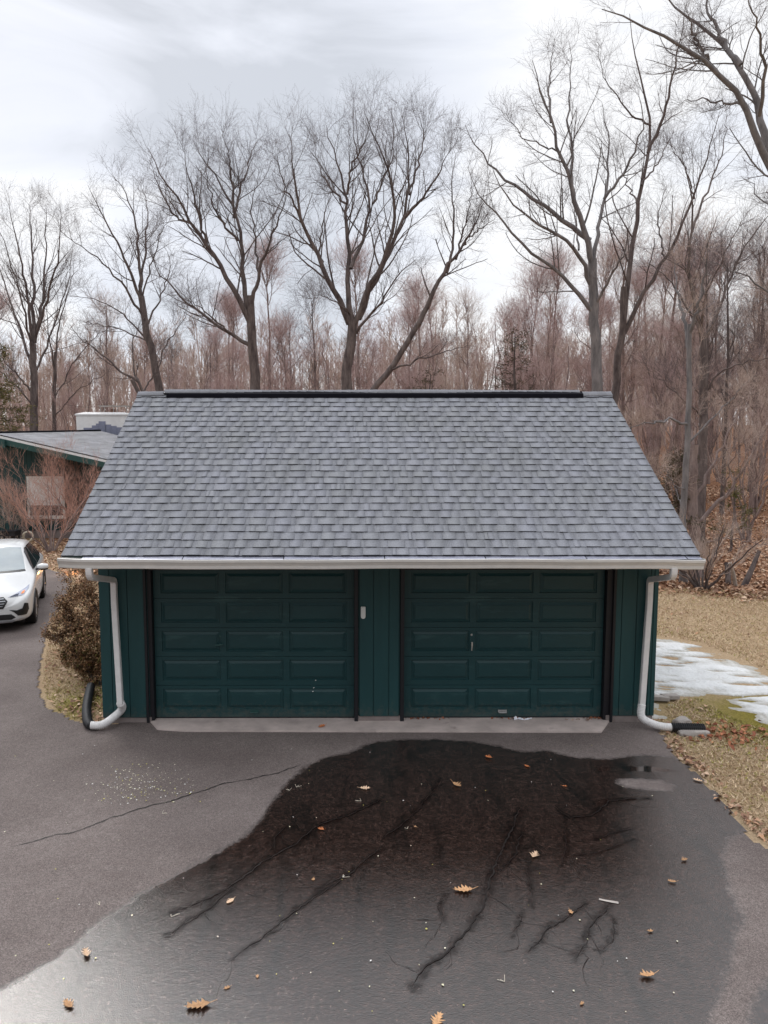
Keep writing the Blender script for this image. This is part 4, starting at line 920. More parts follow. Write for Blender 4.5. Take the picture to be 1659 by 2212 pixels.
# 2 leaning tree
hero('bare_tree', 'leaning bare tree above the chimney with limbs reaching far to the left', 33, [(350, 880), (337, 790), (318, 720), (305, 640)], [
 ([(308, 660), (280, 580), (240, 500), (205, 440), (190, 400)], .12, .025, -1), ([(305, 640), (300, 560), (290, 470), (265, 400), (240, 380)], .12, .025, 1), ([(304, 620), (312, 540), (320, 470), (310, 400)], .10, .02, 2),
 ([(316, 700), (270, 620), (215, 560), (170, 530), (130, 500)], .10, .02, -2), ([(320, 740), (270, 680), (220, 650), (150, 640)], .07, .02, 0), ([(325, 740), (260, 710), (200, 700), (165, 690)], .06, .015, 2),
 ([(320, 700), (350, 630), (370, 580), (355, 520)], .07, .015, 2), ([(308, 640), (330, 560), (350, 500), (375, 460)], .06, .015, -2), ([(340, 800), (360, 740), (400, 690), (410, 640)], .05, .015, 1)], .24, M['bark'], M['twig'], Lk=.85)
hero('bare_tree', 'low dark forked tree leaning left behind the garage ridge left end', 31, [(322, 880), (300, 850), (285, 820)], [
 ([(318, 850), (285, 815), (230, 775), (180, 735), (150, 700)], .10, .02, -1), ([(310, 850), (290, 800), (285, 740), (305, 690)], .08, .02, 1), ([(312, 845), (340, 790), (345, 740)], .06, .015, 1)], .14, M['bark'], M['twig'], dens=.9, Lk=.7)
# 3 double crown tree
hero('bare_tree', 'tall bare tree with two rounded crowns, left of the middle', 30, [(552, 900), (550, 800), (545, 740), (540, 640)], [
 ([(542, 700), (500, 620), (455, 540), (420, 490), (385, 430), (345, 370), (320, 320)], .19, .03, -1), ([(540, 690), (520, 600), (525, 520), (505, 450), (480, 400), (440, 350), (420, 310)], .17, .03, 1),
 ([(505, 470), (520, 400), (540, 340), (560, 300)], .09, .025, 2), ([(505, 460), (500, 390), (490, 320), (480, 290)], .09, .02, 0), ([(545, 650), (565, 570), (590, 500), (610, 450), (620, 400)], .13, .025, -1), 
 ([(450, 540), (430, 460), (410, 390), (395, 320)], .09, .02, -2), ([(420, 490), (370, 460), (340, 400), (325, 350)], .08, .02, 1), ([(540, 745), (490, 720), (440, 680), (390, 640), (345, 590), (320, 540)], .13, .025, 1),
 ([(515, 520), (470, 470), (450, 400), (440, 340)], .08, .02, -1), ([(560, 590), (550, 520), (545, 440), (560, 370)], .08, .02, 2), ([(500, 720), (440, 670), (390, 640)], .06, .02, -2)], .28, M['bark'], M['twig'], dens=1.15, up=.3)
# 4 centre tree
hero('bare_tree', 'big bare tree in the middle, wide vase of limbs behind the roof centre', 29, [(745, 920), (748, 820), (755, 760), (762, 690)], [
 ([(755, 700), (735, 650), (700, 580), (665, 510), (645, 460), (635, 380), (625, 290)], .19, .03, -1), ([(665, 510), (640, 450), (610, 400), (600, 330)], .09, .02, -2), ([(760, 690), (752, 620), (752, 540), (748, 460), (745, 400), (720, 330), (705, 270)], .18, .03, 1),
 ([(758, 580), (780, 540), (795, 480), (800, 420), (770, 330), (760, 250)], .12, .025, 2), ([(765, 700), (800, 620), (835, 560), (850, 480), (850, 400), (820, 320), (790, 250)], .18, .03, -1),
 ([(775, 690), (815, 600), (845, 530), (875, 470), (885, 400), (880, 320), (870, 250)], .17, .03, 1), ([(875, 470), (920, 420), (950, 370), (975, 320)], .10, .02, -1), ([(885, 420), (905, 350), (915, 290), (905, 250)], .08, .02, 2),
 ([(770, 720), (830, 640), (860, 590), (900, 560)], .09, .02, -2), ([(700, 590), (690, 540), (700, 460), (720, 400)], .08, .02, 2), ([(750, 420), (760, 360), (790, 300), (800, 260)], .08, .02, -1), ([(765, 690), (740, 660), (700, 640), (660, 645)], .06, .02, -1),
 ([(805, 440), (830, 380), (850, 330), (850, 280)], .07, .02, 1), ([(748, 440), (720, 410), (690, 370), (680, 310)], .07, .02, 1)], .30, M['bark'], M['twig'], dens=1.15, up=.32)
hero('bare_tree', 'dark leaning tree sweeping up to the right from the roof centre', 28.4, [(745, 1000), (790, 860), (850, 790), (910, 690)], [
 ([(905, 700), (940, 620), (965, 580), (1000, 530), (1030, 480), (1050, 430)], .17, .03, 0), ([(965, 590), (978, 530), (980, 450), (975, 380), (985, 330)], .09, .02, 1), ([(1000, 530), (1030, 500), (1070, 470)], .06, .02, -1),
 ([(840, 800), (900, 780), (960, 760), (1010, 745)], .07, .02, -1), ([(985, 560), (1010, 470), (1020, 400)], .07, .02, 1)], .17, M['bark'], M['twig'], dens=.9, Lk=.8)
# 5 right big tree
hero('bare_tree', 'tall bare tree right of centre with long grey limbs reaching left over the roof', 27, [(1292, 920), (1290, 800), (1283, 700), (1280, 560)], [
 ([(1281, 580), (1270, 520), (1250, 470), (1235, 410), (1215, 340), (1190, 260), (1165, 190), (1150, 130)], .18, .03, -1), ([(1190, 265), (1185, 200), (1190, 130), (1200, 90)], .07, .02, 1), ([(1275, 520), (1225, 480), (1150, 430), (1110, 400), (1060, 360), (1020, 310), (1005, 270)], .15, .025, 1),
 ([(1278, 620), (1250, 540), (1190, 500), (1130, 460), (1080, 410), (1060, 350)], .13, .02, -2), ([(1285, 680), (1240, 620), (1180, 570), (1120, 520), (1080, 470), (1030, 420), (1010, 360)], .13, .025, -1),
 ([(1282, 560), (1295, 480), (1310, 420), (1315, 350), (1312, 290), (1300, 220)], .12, .025, 2), ([(1305, 430), (1350, 370), (1375, 320), (1390, 250), (1380, 190)], .09, .02, -1), ([(1285, 660), (1320, 600), (1355, 540), (1365, 470)], .09, .02, -2),
 ([(1235, 410), (1235, 330), (1225, 240), (1235, 150), (1230, 90)], .09, .02, 2), ([(1210, 330), (1160, 310), (1120, 290), (1090, 240)], .05, .015, -1), ([(1250, 540), (1240, 460), (1245, 380)], .06, .02, 3)], .27, M['bark_grey'], M['twig'], dens=.8, Lk=.8, up=.2)
hero('bare_tree', 'twin stemmed bare tree rising just right of the tall grey limbed tree', 28, [(1320, 920), (1335, 780), (1345, 700), (1348, 620)], [
 ([(1345, 710), (1352, 600), (1370, 500), (1385, 400), (1400, 340), (1405, 260), (1385, 180), (1365, 90), (1360, 30)], .17, .03, 1), ([(1400, 330), (1430, 260), (1450, 170), (1470, 80), (1480, 10)], .10, .02, -1),
 ([(1348, 720), (1390, 630), (1440, 560), (1475, 490), (1500, 420), (1530, 330), (1555, 240)], .14, .025, -1), ([(1375, 440), (1350, 390), (1330, 330)], .05, .015, 2), ([(1405, 270), (1360, 250), (1310, 180), (1290, 120)], .06, .015, -1),
 ([(1385, 400), (1430, 340), (1455, 280)], .06, .015, 2), ([(1440, 560), (1420, 480), (1440, 400)], .06, .015, 1), ([(1500, 430), (1480, 360), (1440, 300)], .05, .015, -1)], .2, M['bark'], M['twig'], dens=.8, Lk=.8, up=.2)
# 6 right group
hero('bare_tree', 'bare tree with crooked trunk near the right edge of the wood', 25, [(1510, 1150), (1520, 900), (1518, 720)], [
 ([(1518, 740), (1495, 640), (1485, 560), (1500, 470), (1490, 400), (1470, 330)], .12, .02, -1), ([(1515, 760), (1560, 650), (1590, 560), (1640, 490), (1680, 440)], .10, .02, 1), ([(1505, 700), (1470, 640), (1440, 600), (1400, 560)], .07, .02, 1),
 ([(1516, 720), (1520, 640), (1560, 560), (1600, 480)], .08, .02, -2), ([(1495, 500), (1530, 400), (1560, 330), (1570, 250)], .07, .02, 2), ([(1520, 850), (1560, 800), (1620, 780), (1700, 770)], .06, .02, -1), ([(1515, 900), (1450, 840), (1400, 800)], .05, .015, -1)], .20, M['bark'], M['twig'], dens=.85, Lk=.8)
hero('bare_tree', 'stout grey tree with a knobbly trunk right beside the roof edge', 19.5, [(1478, 1240), (1475, 1100), (1483, 1000), (1488, 900), (1490, 700)], [
 ([(1488, 920), (1450, 905), (1400, 915), (1350, 930)], .06, .015, -1), ([(1490, 760), (1470, 650), (1455, 560)], .09, .02, 1), ([(1490, 720), (1520, 620), (1530, 520)], .08, .02, -1), ([(1478, 1060), (1440, 1030), (1400, 1000)], .03, .01, -1),
 ([(1485, 960), (1540, 900), (1580, 860), (1620, 820)], .04, .015, .5), ([(1476, 1100), (1460, 1060), (1440, 1010)], .03, .01, 1)], .10, M['bark_grey'], M['twig_tan'], dens=.7, Lk=.55, scale=.8)
hero('bare_tree', 'spreading bare tree with a long limb rising right, behind the lone bush', 20.5, [(1505, 1230), (1500, 1150), (1495, 1050), (1500, 960)], [
 ([(1500, 1130), (1560, 1080), (1610, 1010), (1650, 930), (1700, 860)], .10, .02, 0), ([(1498, 1000), (1490, 900), (1500, 800), (1520, 700)], .08, .02, 1), ([(1500, 1080), (1540, 1000), (1590, 900), (1640, 830)], .07, .02, 1),
 ([(1497, 1060), (1460, 980), (1430, 900), (1410, 850)], .05, .015, 1), ([(1560, 1080), (1580, 1000), (1620, 920)], .04, .015, -1), ([(1510, 1180), (1560, 1160), (1620, 1170), (1680, 1180)], .04, .012, -1)], .19, M['bark_pink'], M['twig_tan'], dens=.85, Lk=.6, scale=.85)
# near big tree: trunk outside the frame to the right, limbs hang in at top right
hero('near_tree', 'nearest big tree whose thick blue grey limbs come in at the top right', 17, [(1790, 1300), (1760, 900), (1735, 600), (1700, 420)], [
 ([(1735, 560), (1690, 420), (1650, 330), (1615, 240), (1580, 180), (1520, 130), (1440, 80), (1360, 40), (1300, 20)], .17, .03, -1), ([(1660, 350), (1640, 240), (1600, 140), (1540, 70), (1460, 20), (1420, -30)], .14, .03, 1),
 ([(1615, 230), (1560, 220), (1500, 215), (1470, 225)], .05, .015, 1), ([(1600, 140), (1560, 90), (1530, 20), (1510, -60)], .09, .02, 1), ([(1735, 520), (1690, 380), (1680, 240), (1690, 100), (1680, -20)], .12, .03, 2), 
 ([(1530, 130), (1500, 80), (1480, 20)], .06, .015, -1), ([(1640, 250), (1650, 150), (1640, 60), (1600, -20)], .07, .02, -2), ([(1740, 600), (1680, 460), (1640, 420), (1600, 380)], .06, .015, 1), ([(1750, 750), (1680, 640), (1600, 590), (1520, 560)], .06, .015, 0)], .34, M['bark_grey'], M['twig'], dens=1.0, Lk=.65, scale=.8, up=.1, rmin=.005)

# generic woodland trees: several kinds, copied one by one
def kind_tree(name, hgt, r0, barkm, twigm, nl, lean, spread, dens, rmin, multi=False, up=.35, tw=1.0):
    t = empty(name, (0, 0, 0), name, 'tree')
    if multi:
        n = nl; a = np.linspace(0, 2*PI, n, endpoint=False)+rng.uniform(0, .5, n); L = []
        for i in range(n):
            s_ = rng.uniform(.05, spread); hh = hgt*rng.uniform(.7, 1)
            p = [(.1*math.cos(a[i]), .1*math.sin(a[i]), -.15), (s_*hgt*.12*math.cos(a[i]), s_*hgt*.12*math.sin(a[i]), hh*.3), (s_*hgt*.35*math.cos(a[i]), s_*hgt*.35*math.sin(a[i]), hh*.7), (s_*hgt*.5*math.cos(a[i]), s_*hgt*.5*math.sin(a[i]), hh)]
            L.append(resamp(p, 14, .07))
        LP = np.array(L); LR = np.linspace(r0, r0*.2, 14)[None]*rng.uniform(.6, 1, (n, 1))
    else:
        TP = resamp([(0, 0, -.2), (lean*.2, 0, hgt*.25), (lean*.6, rng.uniform(-.3, .3), hgt*.6), (lean, 0, hgt)], 18, .09)[None]; TR = np.linspace(r0, r0*.18, 18)[None]
        LP, LR = grow(TP, TR, nl, hgt*spread, 14, (22, 52), .35, .12, .22, r0*.2, .55, .55, wup=.10)
        LP = np.concatenate([LP, resamp(TP[0], 14)[None]]); LR = np.concatenate([LR, np.linspace(r0, r0*.18, 14)[None]])
    c1, r1 = grow(LP, LR, int(10*dens), hgt*.2*tw, 7, (28, 65), up*.6, .11, .12, rmin*.8, .4, .5, wup=.05)
    V, Fs = merge([tubes(LP, LR, 6), tubes(c1, r1, 3)]); np_mesh('trunk', V, Fs, barkm, t, smooth=True, local=True)
    c2, r2 = grow(c1, r1, 6, hgt*.11*tw, 5, (25, 60), up*.5, .12, .1, rmin*.45, .5, .4, wup=.04)
    c3, r3 = grow(c2, r2, 4, hgt*.06*tw, 4, (25, 55), up*.5, .14, .1, rmin*.34, .6, .4, wup=.04)
    V, Fs = merge([tubes(c2, r2, 3), tubes(c3, r3, 3)]); np_mesh('crown', V, Fs, twigm, t, local=True)
    return t
K = {'red': kind_tree('red_twig_tree', 9, .09, M['bark_pink'], M['twig_red'], 7, 0, .5, 1.1, .011, True, .5),
     'red2': kind_tree('red_twig_tree', 10, .12, M['bark_pink'], M['twig_red'], 12, .4, .3, .95, .012, False, .5),
     'tall': kind_tree('slender_tree', 15, .17, M['bark_pink'], M['twig_tan'], 12, .8, .22, .9, .013),
     'tall2': kind_tree('slender_tree', 13, .14, M['bark_pink'], M['twig_red'], 11, -1.0, .26, .9, .013),
     'brush': kind_tree('tan_twig_tree', 7, .06, M['bark_pink'], M['twig_tan'], 8, 0, .8, 1.0, .010, True, .35),
     'pole': kind_tree('pole_tree', 14, .15, M['bark'], M['twig'], 8, .3, .16, .8, .012)}
TREELBL = {'red': 'low many stemmed tree with reddish budded twigs in the wood', 'red2': 'single stemmed tree with a reddish budded crown in the wood', 'tall': 'tall slender pinkish tree with tan twigs in the wood',
           'tall2': 'left leaning slender tree with reddish twigs in the wood', 'brush': 'low tan multi stemmed brush tree in the undergrowth', 'pole': 'straight dark pole like tree with short branches in the wood'}
used_k = set()
def put(kind, x, y, s_, rz):
    src = K[kind]; t = src if kind not in used_k else copy_tree(src); used_k.add(kind)
    t.location = (x, y, float(terrain(x, y))-.05); t.rotation_euler = (random.uniform(-.04, .04), random.uniform(-.04, .04), rz); t.scale = (s_,)*3
    zone = 'behind the teal house' if x < -9 else ('right of the garage' if x > y*.36 else 'behind the garage')
    far = 'far ' if y > 62 else ''
    t['label'] = TREELBL[kind].replace('in the wood', 'in the %swood %s' % (far, zone)).replace('in the undergrowth', 'in the %sundergrowth %s' % (far, zone)); t['category'] = 'tree'; t['group'] = 'bare trees of the wood behind the garage'
rt = random.Random(5)
def band(n, y0, y1, xa, xb, kinds, s0, s1, sx=1.0):
    for i in range(n):
        y = rt.uniform(y0, y1); u = (i+rt.random())/n; px = xa+(xb-xa)*u
        x = (px-CX)/F*y; put(rt.choice(kinds), x, y, rt.uniform(s0, s1), rt.uniform(0, 6.28))
band(15, 36, 44, 380, 1330, ['red', 'red', 'brush', 'red2'], .85, 1.1)
band(19, 44, 56, 300, 1500, ['red', 'red2', 'tall2', 'brush'], .85, 1.15)
band(30, 56, 74, -150, 1750, ['red2', 'tall', 'tall2', 'red', 'pole'], .8, 1.1)
band(10, 27, 40, 1395, 1800, ['tall', 'pole', 'brush', 'red', 'red2'], .7, 1.0)
band(10, 38, 52, 1350, 1750, ['tall', 'pole', 'tall2', 'red', 'brush'], .8, 1.05)
band(13, 52, 74, 1350, 1760, ['tall', 'pole', 'red2', 'brush'], .8, 1.1)
band(10, 38, 50, -120, 420, ['brush', 'brush', 'red'], .7, .95)
band(14, 55, 75, -200, 600, ['brush', 'red', 'tall'], .6, .8)

# the far wood: one mass nobody could count
def far_wood():
    n = 950; ys_ = rng.uniform(76, 125, n); px = rng.uniform(-950, 2350, n); xs_ = (px-CX)/F*ys_; z = terrain(xs_, ys_)
    hh = rng.uniform(9, 15, n); N_ = 6; t = np.linspace(0, 1, N_)
    P = np.stack([np.repeat(xs_[:, None], N_, 1)+rng.normal(0, .8, (n, 1))*t, np.repeat(ys_[:, None], N_, 1), z[:, None]+hh[:, None]*t], -1); Rr = np.linspace(.16, .03, N_)[None]*rng.uniform(.5, 1.3, (n, 1))
    c1, r1 = grow(P, Rr, 12, 3.6, 5, (20, 60), .4, .15, .02, .024, .5, .4); c2, r2 = grow(c1, r1, 6, 1.7, 4, (20, 55), .3, .2, .1, .022, .7, .4)
    c3, r3 = grow(c2, r2, 2, 1.0, 3, (20, 55), .3, .2, .1, .020, .7, .4)
    V, Fs = merge([tubes(P, Rr, 4), tubes(c1, r1, 3), tubes(c2, r2, 3), tubes(c3, r3, 3)]); o = np_mesh('far_wood', V, Fs, M['twig_tan']); tag(o, 'far off bare brown wood along the skyline', 'wood', kind='stuff')
far_wood()

# lone bush by the wood edge, right
b = gr(1520, 1275); bz = float(terrain(b.x, b.y))
def bush(name, loc, hgt, n, spread, barkm, twigm, label, rmin=.004, r0=.03, dens=1, cat='bush', upr=.2, squash=1):
    t = empty(name, loc, label, cat); a = rng.uniform(0, 2*PI, n); L = []
    for i in range(n):
        s_ = spread*rng.uniform(.3, 1); hh = hgt*rng.uniform(.6, 1)*(1-.3*s_/spread); c, s0 = math.cos(a[i]), math.sin(a[i])*squash
        L.append(resamp([(.06*c, .06*s0, -.1), (s_*.3*c, s_*.3*s0, hh*.3), (s_*.75*c, s_*.75*s0, hh*.75), (s_*c, s_*s0, hh)], 10, .025))
    LP = np.array(L); LR = np.linspace(r0, r0*.25, 10)[None]*rng.uniform(.5, 1, (n, 1))
    c1, r1 = grow(LP, LR, int(9*dens), hgt*.36, 7, (22, 55), upr, .12, .15, rmin*.9, .5, .4); V, Fs = merge([tubes(LP, LR, 5)]); np_mesh('stem', V, Fs, barkm, t, local=True, smooth=True)
    c2, r2 = grow(c1, r1, 5, hgt*.2, 5, (20, 50), upr, .14, .1, rmin*.6, .6, .4); c3, r3 = grow(c2, r2, 3, hgt*.12, 4, (20, 50), upr*.5, .16, .1, rmin*.5, .7, .4)
    V, Fs = merge([tubes(c1, r1, 3), tubes(c2, r2, 3), tubes(c3, r3, 3)]); np_mesh('twigs', V, Fs, twigm, t, local=True)
    return t, c3
bush('bare_bush', (b.x, b.y, bz), 2.1, 15, 1.7, M['bark'], M['twig_tan'], 'bare vase shaped bush at the wood edge right of the garage', .004, .045)
# Japanese maple in front of the house
p = gr(110, 1192); bush('red_shrub', (p.x, p.y, 0), 3.7, 17, 2.7, M['bark_pink'], M['twig_maple'], 'big rust red bare shrub in front of the teal house window', .0052, .035, .9, upr=.12)
p = gr(205, 1165); bush('red_shrub', (p.x-.2, p.y, 0), 3.9, 15, 2.0, M['bark_pink'], M['twig_maple'], 'rust red bare shrub hard against the left roof edge', .0052, .035, 1.2, upr=.12)
p = gr(20, 1178); bush('brown_shrub', (p.x-.6, p.y+1.5, 0), 2.6, 12, 2.2, M['bark_pink'], M['twig_tan'], 'brown bare shrub at the left edge in front of the house', .006, .035, .9, upr=.1)
# bronze evergreen shrubs beside the garage
def leafy(loc, hgt, spread, n, label, cs, seed, squash=1.0, size=(.03, .06), per=7, cat='shrub', name='bronze_shrub', mat_=None):
    t, tips = bush(name, loc, hgt, n, spread, M['bark'], M['twig'], label, .004, .02, .8, cat, upr=.08, squash=squash)
    P = tips.reshape(-1, 3); k = rng.integers(0, len(P), 17000); Q = P[k]+rng.normal(0, .03, (len(k), 3))
    clump = np.sin(Q[:, 0]*5+1)*np.sin(Q[:, 1]*4.3)*np.sin(Q[:, 2]*5.1+2); c = palette(len(k), cs, .3); c *= (1+.25*clump)[:, None]
    m_ = parent_world(t); o = scatter_quads('foliage', Q+np.array(t.location), rng.uniform(size[0], size[1], len(k)), c, M['foliage'], .9, parent=t, aspect=.5)
    return t
BC = [(.28, .155, .08), (.21, .115, .06), (.34, .20, .11), (.17, .12, .06), (.38, .24, .14), (.13, .07, .04)]
leafy((-4.45, 13.3, 0), 1.55, 1.05, 12, 'tall bronze brown shrub by the back of the left garage wall', BC, 1)
leafy((-4.35, 12.1, 0), 1.2, 1.0, 12, 'middle bronze shrub at the left garage wall, over the driveway', BC, 2)
leafy((-4.15, 11.1, 0), .85, .75, 10, 'low olive brown shrub nearest the front corner of the garage', BC+[(.15, .13, .04)], 3)
leafy((-4.6, 15.0, 0), 1.1, .9, 10, 'small bronze shrub behind the others, below the left downspout outlet', BC, 4)
# evergreens
def conifer(loc, hgt, rad, label, cs, n=9000, z0=.2, droop=.0):
    t = empty('evergreen_tree', loc, label, 'evergreen')
    TP = resamp([(0, 0, -.2), (.05, 0, hgt*.5), (0, 0, hgt)], 12, .03)[None]; TR = np.linspace(.16*hgt/9, .02, 12)[None]
    c1, r1 = grow(TP, TR, int(9*hgt), rad*1.6, 7, (60, 95), .05, .1, z0, .012, .3, .7, wup=-.02+droop); V, Fs = merge([tubes(TP, TR, 8), tubes(c1, r1, 3)]); np_mesh('trunk', V, Fs, M['bark'], t, local=True, smooth=True)
    c2, r2 = grow(c1, r1, 9, rad*.45, 4, (20, 60), 0, .15, .2, .006, .6, .4, wup=0)
    P = c2.reshape(-1, 3); k = rng.integers(0, len(P), n); Q = P[k]+rng.normal(0, .05, (n, 3))
    scatter_quads('crown', Q+np.array(loc), rng.uniform(.05, .14, n), palette(n, cs, .35), M['foliage'], .6, parent=t, aspect=.22); return t
EC = [(.09, .085, .05), (.13, .11, .06), (.16, .12, .075), (.07, .07, .04)]
p = at(-50, 850, 31); conifer((p.x, 31, 0), 8.4, 2.3, 'olive evergreen tree at the far left edge behind the house', [(.15, .14, .05), (.24, .19, .07), (.10, .10, .04)], 26000)
p = at(1110, 850, 33); conifer((p.x, 33, 0), 9.0, 1.3, 'dark green evergreen standing among red twigs right of the roof centre', EC, 5200)
p = at(930, 850, 34); conifer((p.x, 34, 0), 7.2, 1.3, 'small evergreen just behind the ridge right of the middle', EC, 5000)
p = at(1462, 1100, 21); conifer((p.x, 21, 0), 3.4, .9, 'young hemlock peeking past the right roof slope', EC, 4000)
p = at(1600, 1300, 24); conifer((at(1530, 1100, 24).x+1.1, 24.5, float(terrain(9, 24.5))), 3.0, .6, 'thin bright green sapling on the leafy slope', [(.12, .13, .04), (.16, .15, .05)], 900)
# leaning pale log and dark stakes
a, b2 = gr(1590, 1262), at(1577, 1216, gr(1590, 1262).y-.2)
mb = MB(); mb.tube([a-Vector((0, 0, .1)), a.lerp(b2, .5)+Vector((.01, 0, 0)), b2], [.06, .055, .05], 8); o = mb.build('leaning_log', M['plank'], smooth=True); tag(o, 'short pale log leaning in the leaf litter at the right', 'log')
for px, py, qx, qy, lb in ((1573, 1258, 1568, 1215, 'dark stump just left of the pale leaning log'), (1606, 1262, 1640, 1190, 'dark thin dead trunk leaning right of the pale log')):
    a = gr(px, py); b2 = at(qx, qy, a.y+.2); mb = MB(); mb.tube([a-Vector((0, 0, .1)), a.lerp(b2, .5)+Vector((.03, 0, 0)), b2], [.09, .07, .05], 8); o = mb.build('dead_trunk', M['bark'], smooth=True); tag(o, lb, 'dead trunk')

# ---------------- house at the left --------------------------------------
hs = empty('house', (at(0, 1160, 29).x, 29, 0), 'low teal ranch house with grey shingle roof and white chimney', 'house')
A_ = at(-14, 936, 28.6); B_ = at(217, 931, 33); C_ = at(262, 999, 28.2); D_ = Vector((B_.x+(C_.x-A_.x)*1.0, B_.y+(C_.y-A_.y), C_.z+.05))
A0 = A_; Lm = Vector((A_.x-(C_.x-A_.x), A_.y+.4, C_.z)); Lb = Vector((B_.x-(C_.x-A_.x), B_.y+.4, C_.z))
def roofplane(name, q, seed, nc=26):
    a, b, c, d = q    # a,b ridge; c below a, d below b
    r = np.random.default_rng(seed); V = []; Fc = []; C = []; nm = (b-a).cross(c-a).normalized(); nm = nm if nm.z > 0 else -nm
    for k in range(nc):
        u0, u1 = k/nc, (k+1)/nc; x = 0.0; ln = (b-a).length
        while x < 1:
            xb = min(1, x+r.uniform(.15, .5)/ln)
            def pt(x_, u, h): return tuple((a.lerp(b, x_)).lerp(c.lerp(d, x_), u)+nm*h)
            n = len(V); V += [pt(x, u0, .002), pt(xb, u0, .002), pt(xb, u1, .012), pt(x, u1, .012), pt(x, u1, -.02), pt(xb, u1, -.02)]
            Fc += [(n, n+1, n+2, n+3), (n+3, n+2, n+5, n+4)]; C += [np.array([.40, .40, .42])*r.uniform(.85, 1.12)]*6; x = xb
    return V, Fc, C
mb = MB()
for q in ((A_, B_, D_, C_), (B_, A_, Lm, Lb)):
    q = [p_-Vector((0, 0, .05)) for p_ in q]; mb.prism(q, (0, 0, -.09))
hr = mb.build('roof', M['white_paint'], hs)
for i, q in enumerate(((A_, B_, C_, D_), (A_, B_, Lm, Lb))):
    V, Fc, C = roofplane('x', q, 40+i); np_mesh('shingles', np.array(V), np.array(Fc), M['shingle'], hr, cols=np.array(C))
mb = MB(); mb.tube([A_+Vector((0, 0, .02)), B_+Vector((0, 0, .02))], .05, 6); mb.build('ridge_vent', M['vent'], hr)
mb = MB()     # barge boards under the white drip edge
for e in (C_, Lm):
    o1 = Vector((0, -.03, -.145)); mb.prism([A_+o1, e+o1, e+o1-Vector((0, 0, .22)), A_+o1-Vector((0, 0, .22))], (0, .04, 0))
mb.build('barge_board', M['tealtrim'], hr)
mb = MB(); a = at(12, 950, 28.75); mb.box(a.x-.12, a.x+.12, 28.4, 29.6, a.z-.32, a.z-.02); mb.build('beam', M['tealtrim'], hs)
# walls, boards facing the drive
WYh = 29.4; mb = MB(); xa = at(-140, 1000, WYh).x; xb = C_.x-.5
def zt(x):
    e = C_ if x > A_.x else Lm; t = (x-A_.x)/(e.x-A_.x); return A_.z+(e.z-A_.z)*t-.17
x = Lm.x+.5
while x < xb:
    x2 = min(x+.2, xb); mb.prism([(x+.006, WYh, .33), (x2-.006, WYh, .33), (x2-.006, WYh, zt(x2)), (x+.006, WYh, zt(x))], (0, .03, 0)); x = x2
mb.prism([(Lm.x+.51, WYh+.032, .33), (xb-.01, WYh+.032, .33), (xb-.01, WYh+.032, zt(xb)), (A_.x, WYh+.032, A_.z-.17), (Lm.x+.51, WYh+.032, zt(Lm.x+.5))], (0, .12, 0))
# the long side wall going back to the right
bx, by = D_.x-.5, D_.y+.6
mb.prism([(xb, WYh+.155, .33), (bx, by, .33), (bx, by, zt(xb)), (xb, WYh+.155, zt(xb))], (-.1, .05, 0))
mb.build('wall', M['teal'], hs)
mb = MB(); mb.box(Lm.x+.55, xb-.03, WYh+.02, WYh+.2, -.1, .325); mb.prism([(xb-.04, WYh+.2, -.1), (bx-.04, by, -.1), (bx-.04, by, .325), (xb-.04, WYh+.2, .325)], (-.1, .05, 0)); mb.build('foundation', M['found'], hs)
a, c = at(58, 1029, WYh), at(142, 1118, WYh)
wn = MB(); t_ = .09
wn.box(a.x, c.x, WYh-.05, WYh-.003, a.z-t_, a.z); wn.box(a.x, c.x, WYh-.05, WYh-.003, c.z, c.z+t_); wn.box(a.x, a.x+t_, WYh-.05, WYh-.003, c.z+t_, a.z-t_); wn.box(c.x-t_, c.x, WYh-.05, WYh-.003, c.z+t_, a.z-t_)
wn.box(a.x-.05, c.x+.05, WYh-.09, WYh-.051, c.z-.04, c.z+.02)
wo_ = wn.build('window', M['white_plastic'], hs)
M['blind'] = simple('pale_window_blind', (.85, .86, .86), .5, .06, 3, stretch=(1, 1, 12))
gm, gnt, gb = newmat('window_glass'); gb.inputs['Base Color'].default_value = (.05, .055, .06, 1); gb.inputs['Roughness'].default_value = .05; gb.inputs['Metallic'].default_value = 0; gb.inputs['Specular IOR Level'].default_value = .8; M['glass'] = gm
mb = MB(); zb_ = c.z+t_+.42; mb.box(a.x+t_, c.x-t_, WYh-.02, WYh-.004, zb_, a.z-t_); mb.build('blind', M['blind'], wo_)
mb = MB(); mb.box(a.x+t_, c.x-t_, WYh-.026, WYh-.004, c.z+t_, zb_); mb.build('pane', M['glass'], wo_)
# chimney
a, c = at(163.5, 896, 33.4), at(279, 945, 33.4); mb = MB(); mb.prism([(a.x+.04, 33.4, c.z-1), (c.x, 33.4, c.z-1), (c.x, 33.4, a.z-.04), (a.x, 33.4, a.z-.04)], (0, 1.1, 0)); mb.box(a.x-.05, c.x+.05, 33.36, 34.54, a.z-.04, a.z+.04)
ch = mb.build('chimney', M['white_paint'], hr, bevel=.02)
mb = MB(); mb.prism([(a.x-.03, 33.4, a.z+.042), (c.x, 33.4, a.z+.042), (c.x-.3, 33.6, a.z+.13), (a.x+.3, 33.6, a.z+.13)], (0, .9, 0)); mb.build('crown_wash', M['white_paint'], ch)
mb = MB(); e0, e1 = at(217, 893, 33.7), at(274, 878, 33.7)
mb.box(e0.x-.05, e1.x+.05, 33.6, 34.3, e1.z, e1.z+.04)
for xx in (e0.x, (e0.x+e1.x)/2, e1.x-.03):
    for yy in (33.65, 34.2): mb.box(xx, xx+.03, yy, yy+.03, e0.z-.05, e1.z-.002)
mb.build('chimney_cap', M['steel'], ch)
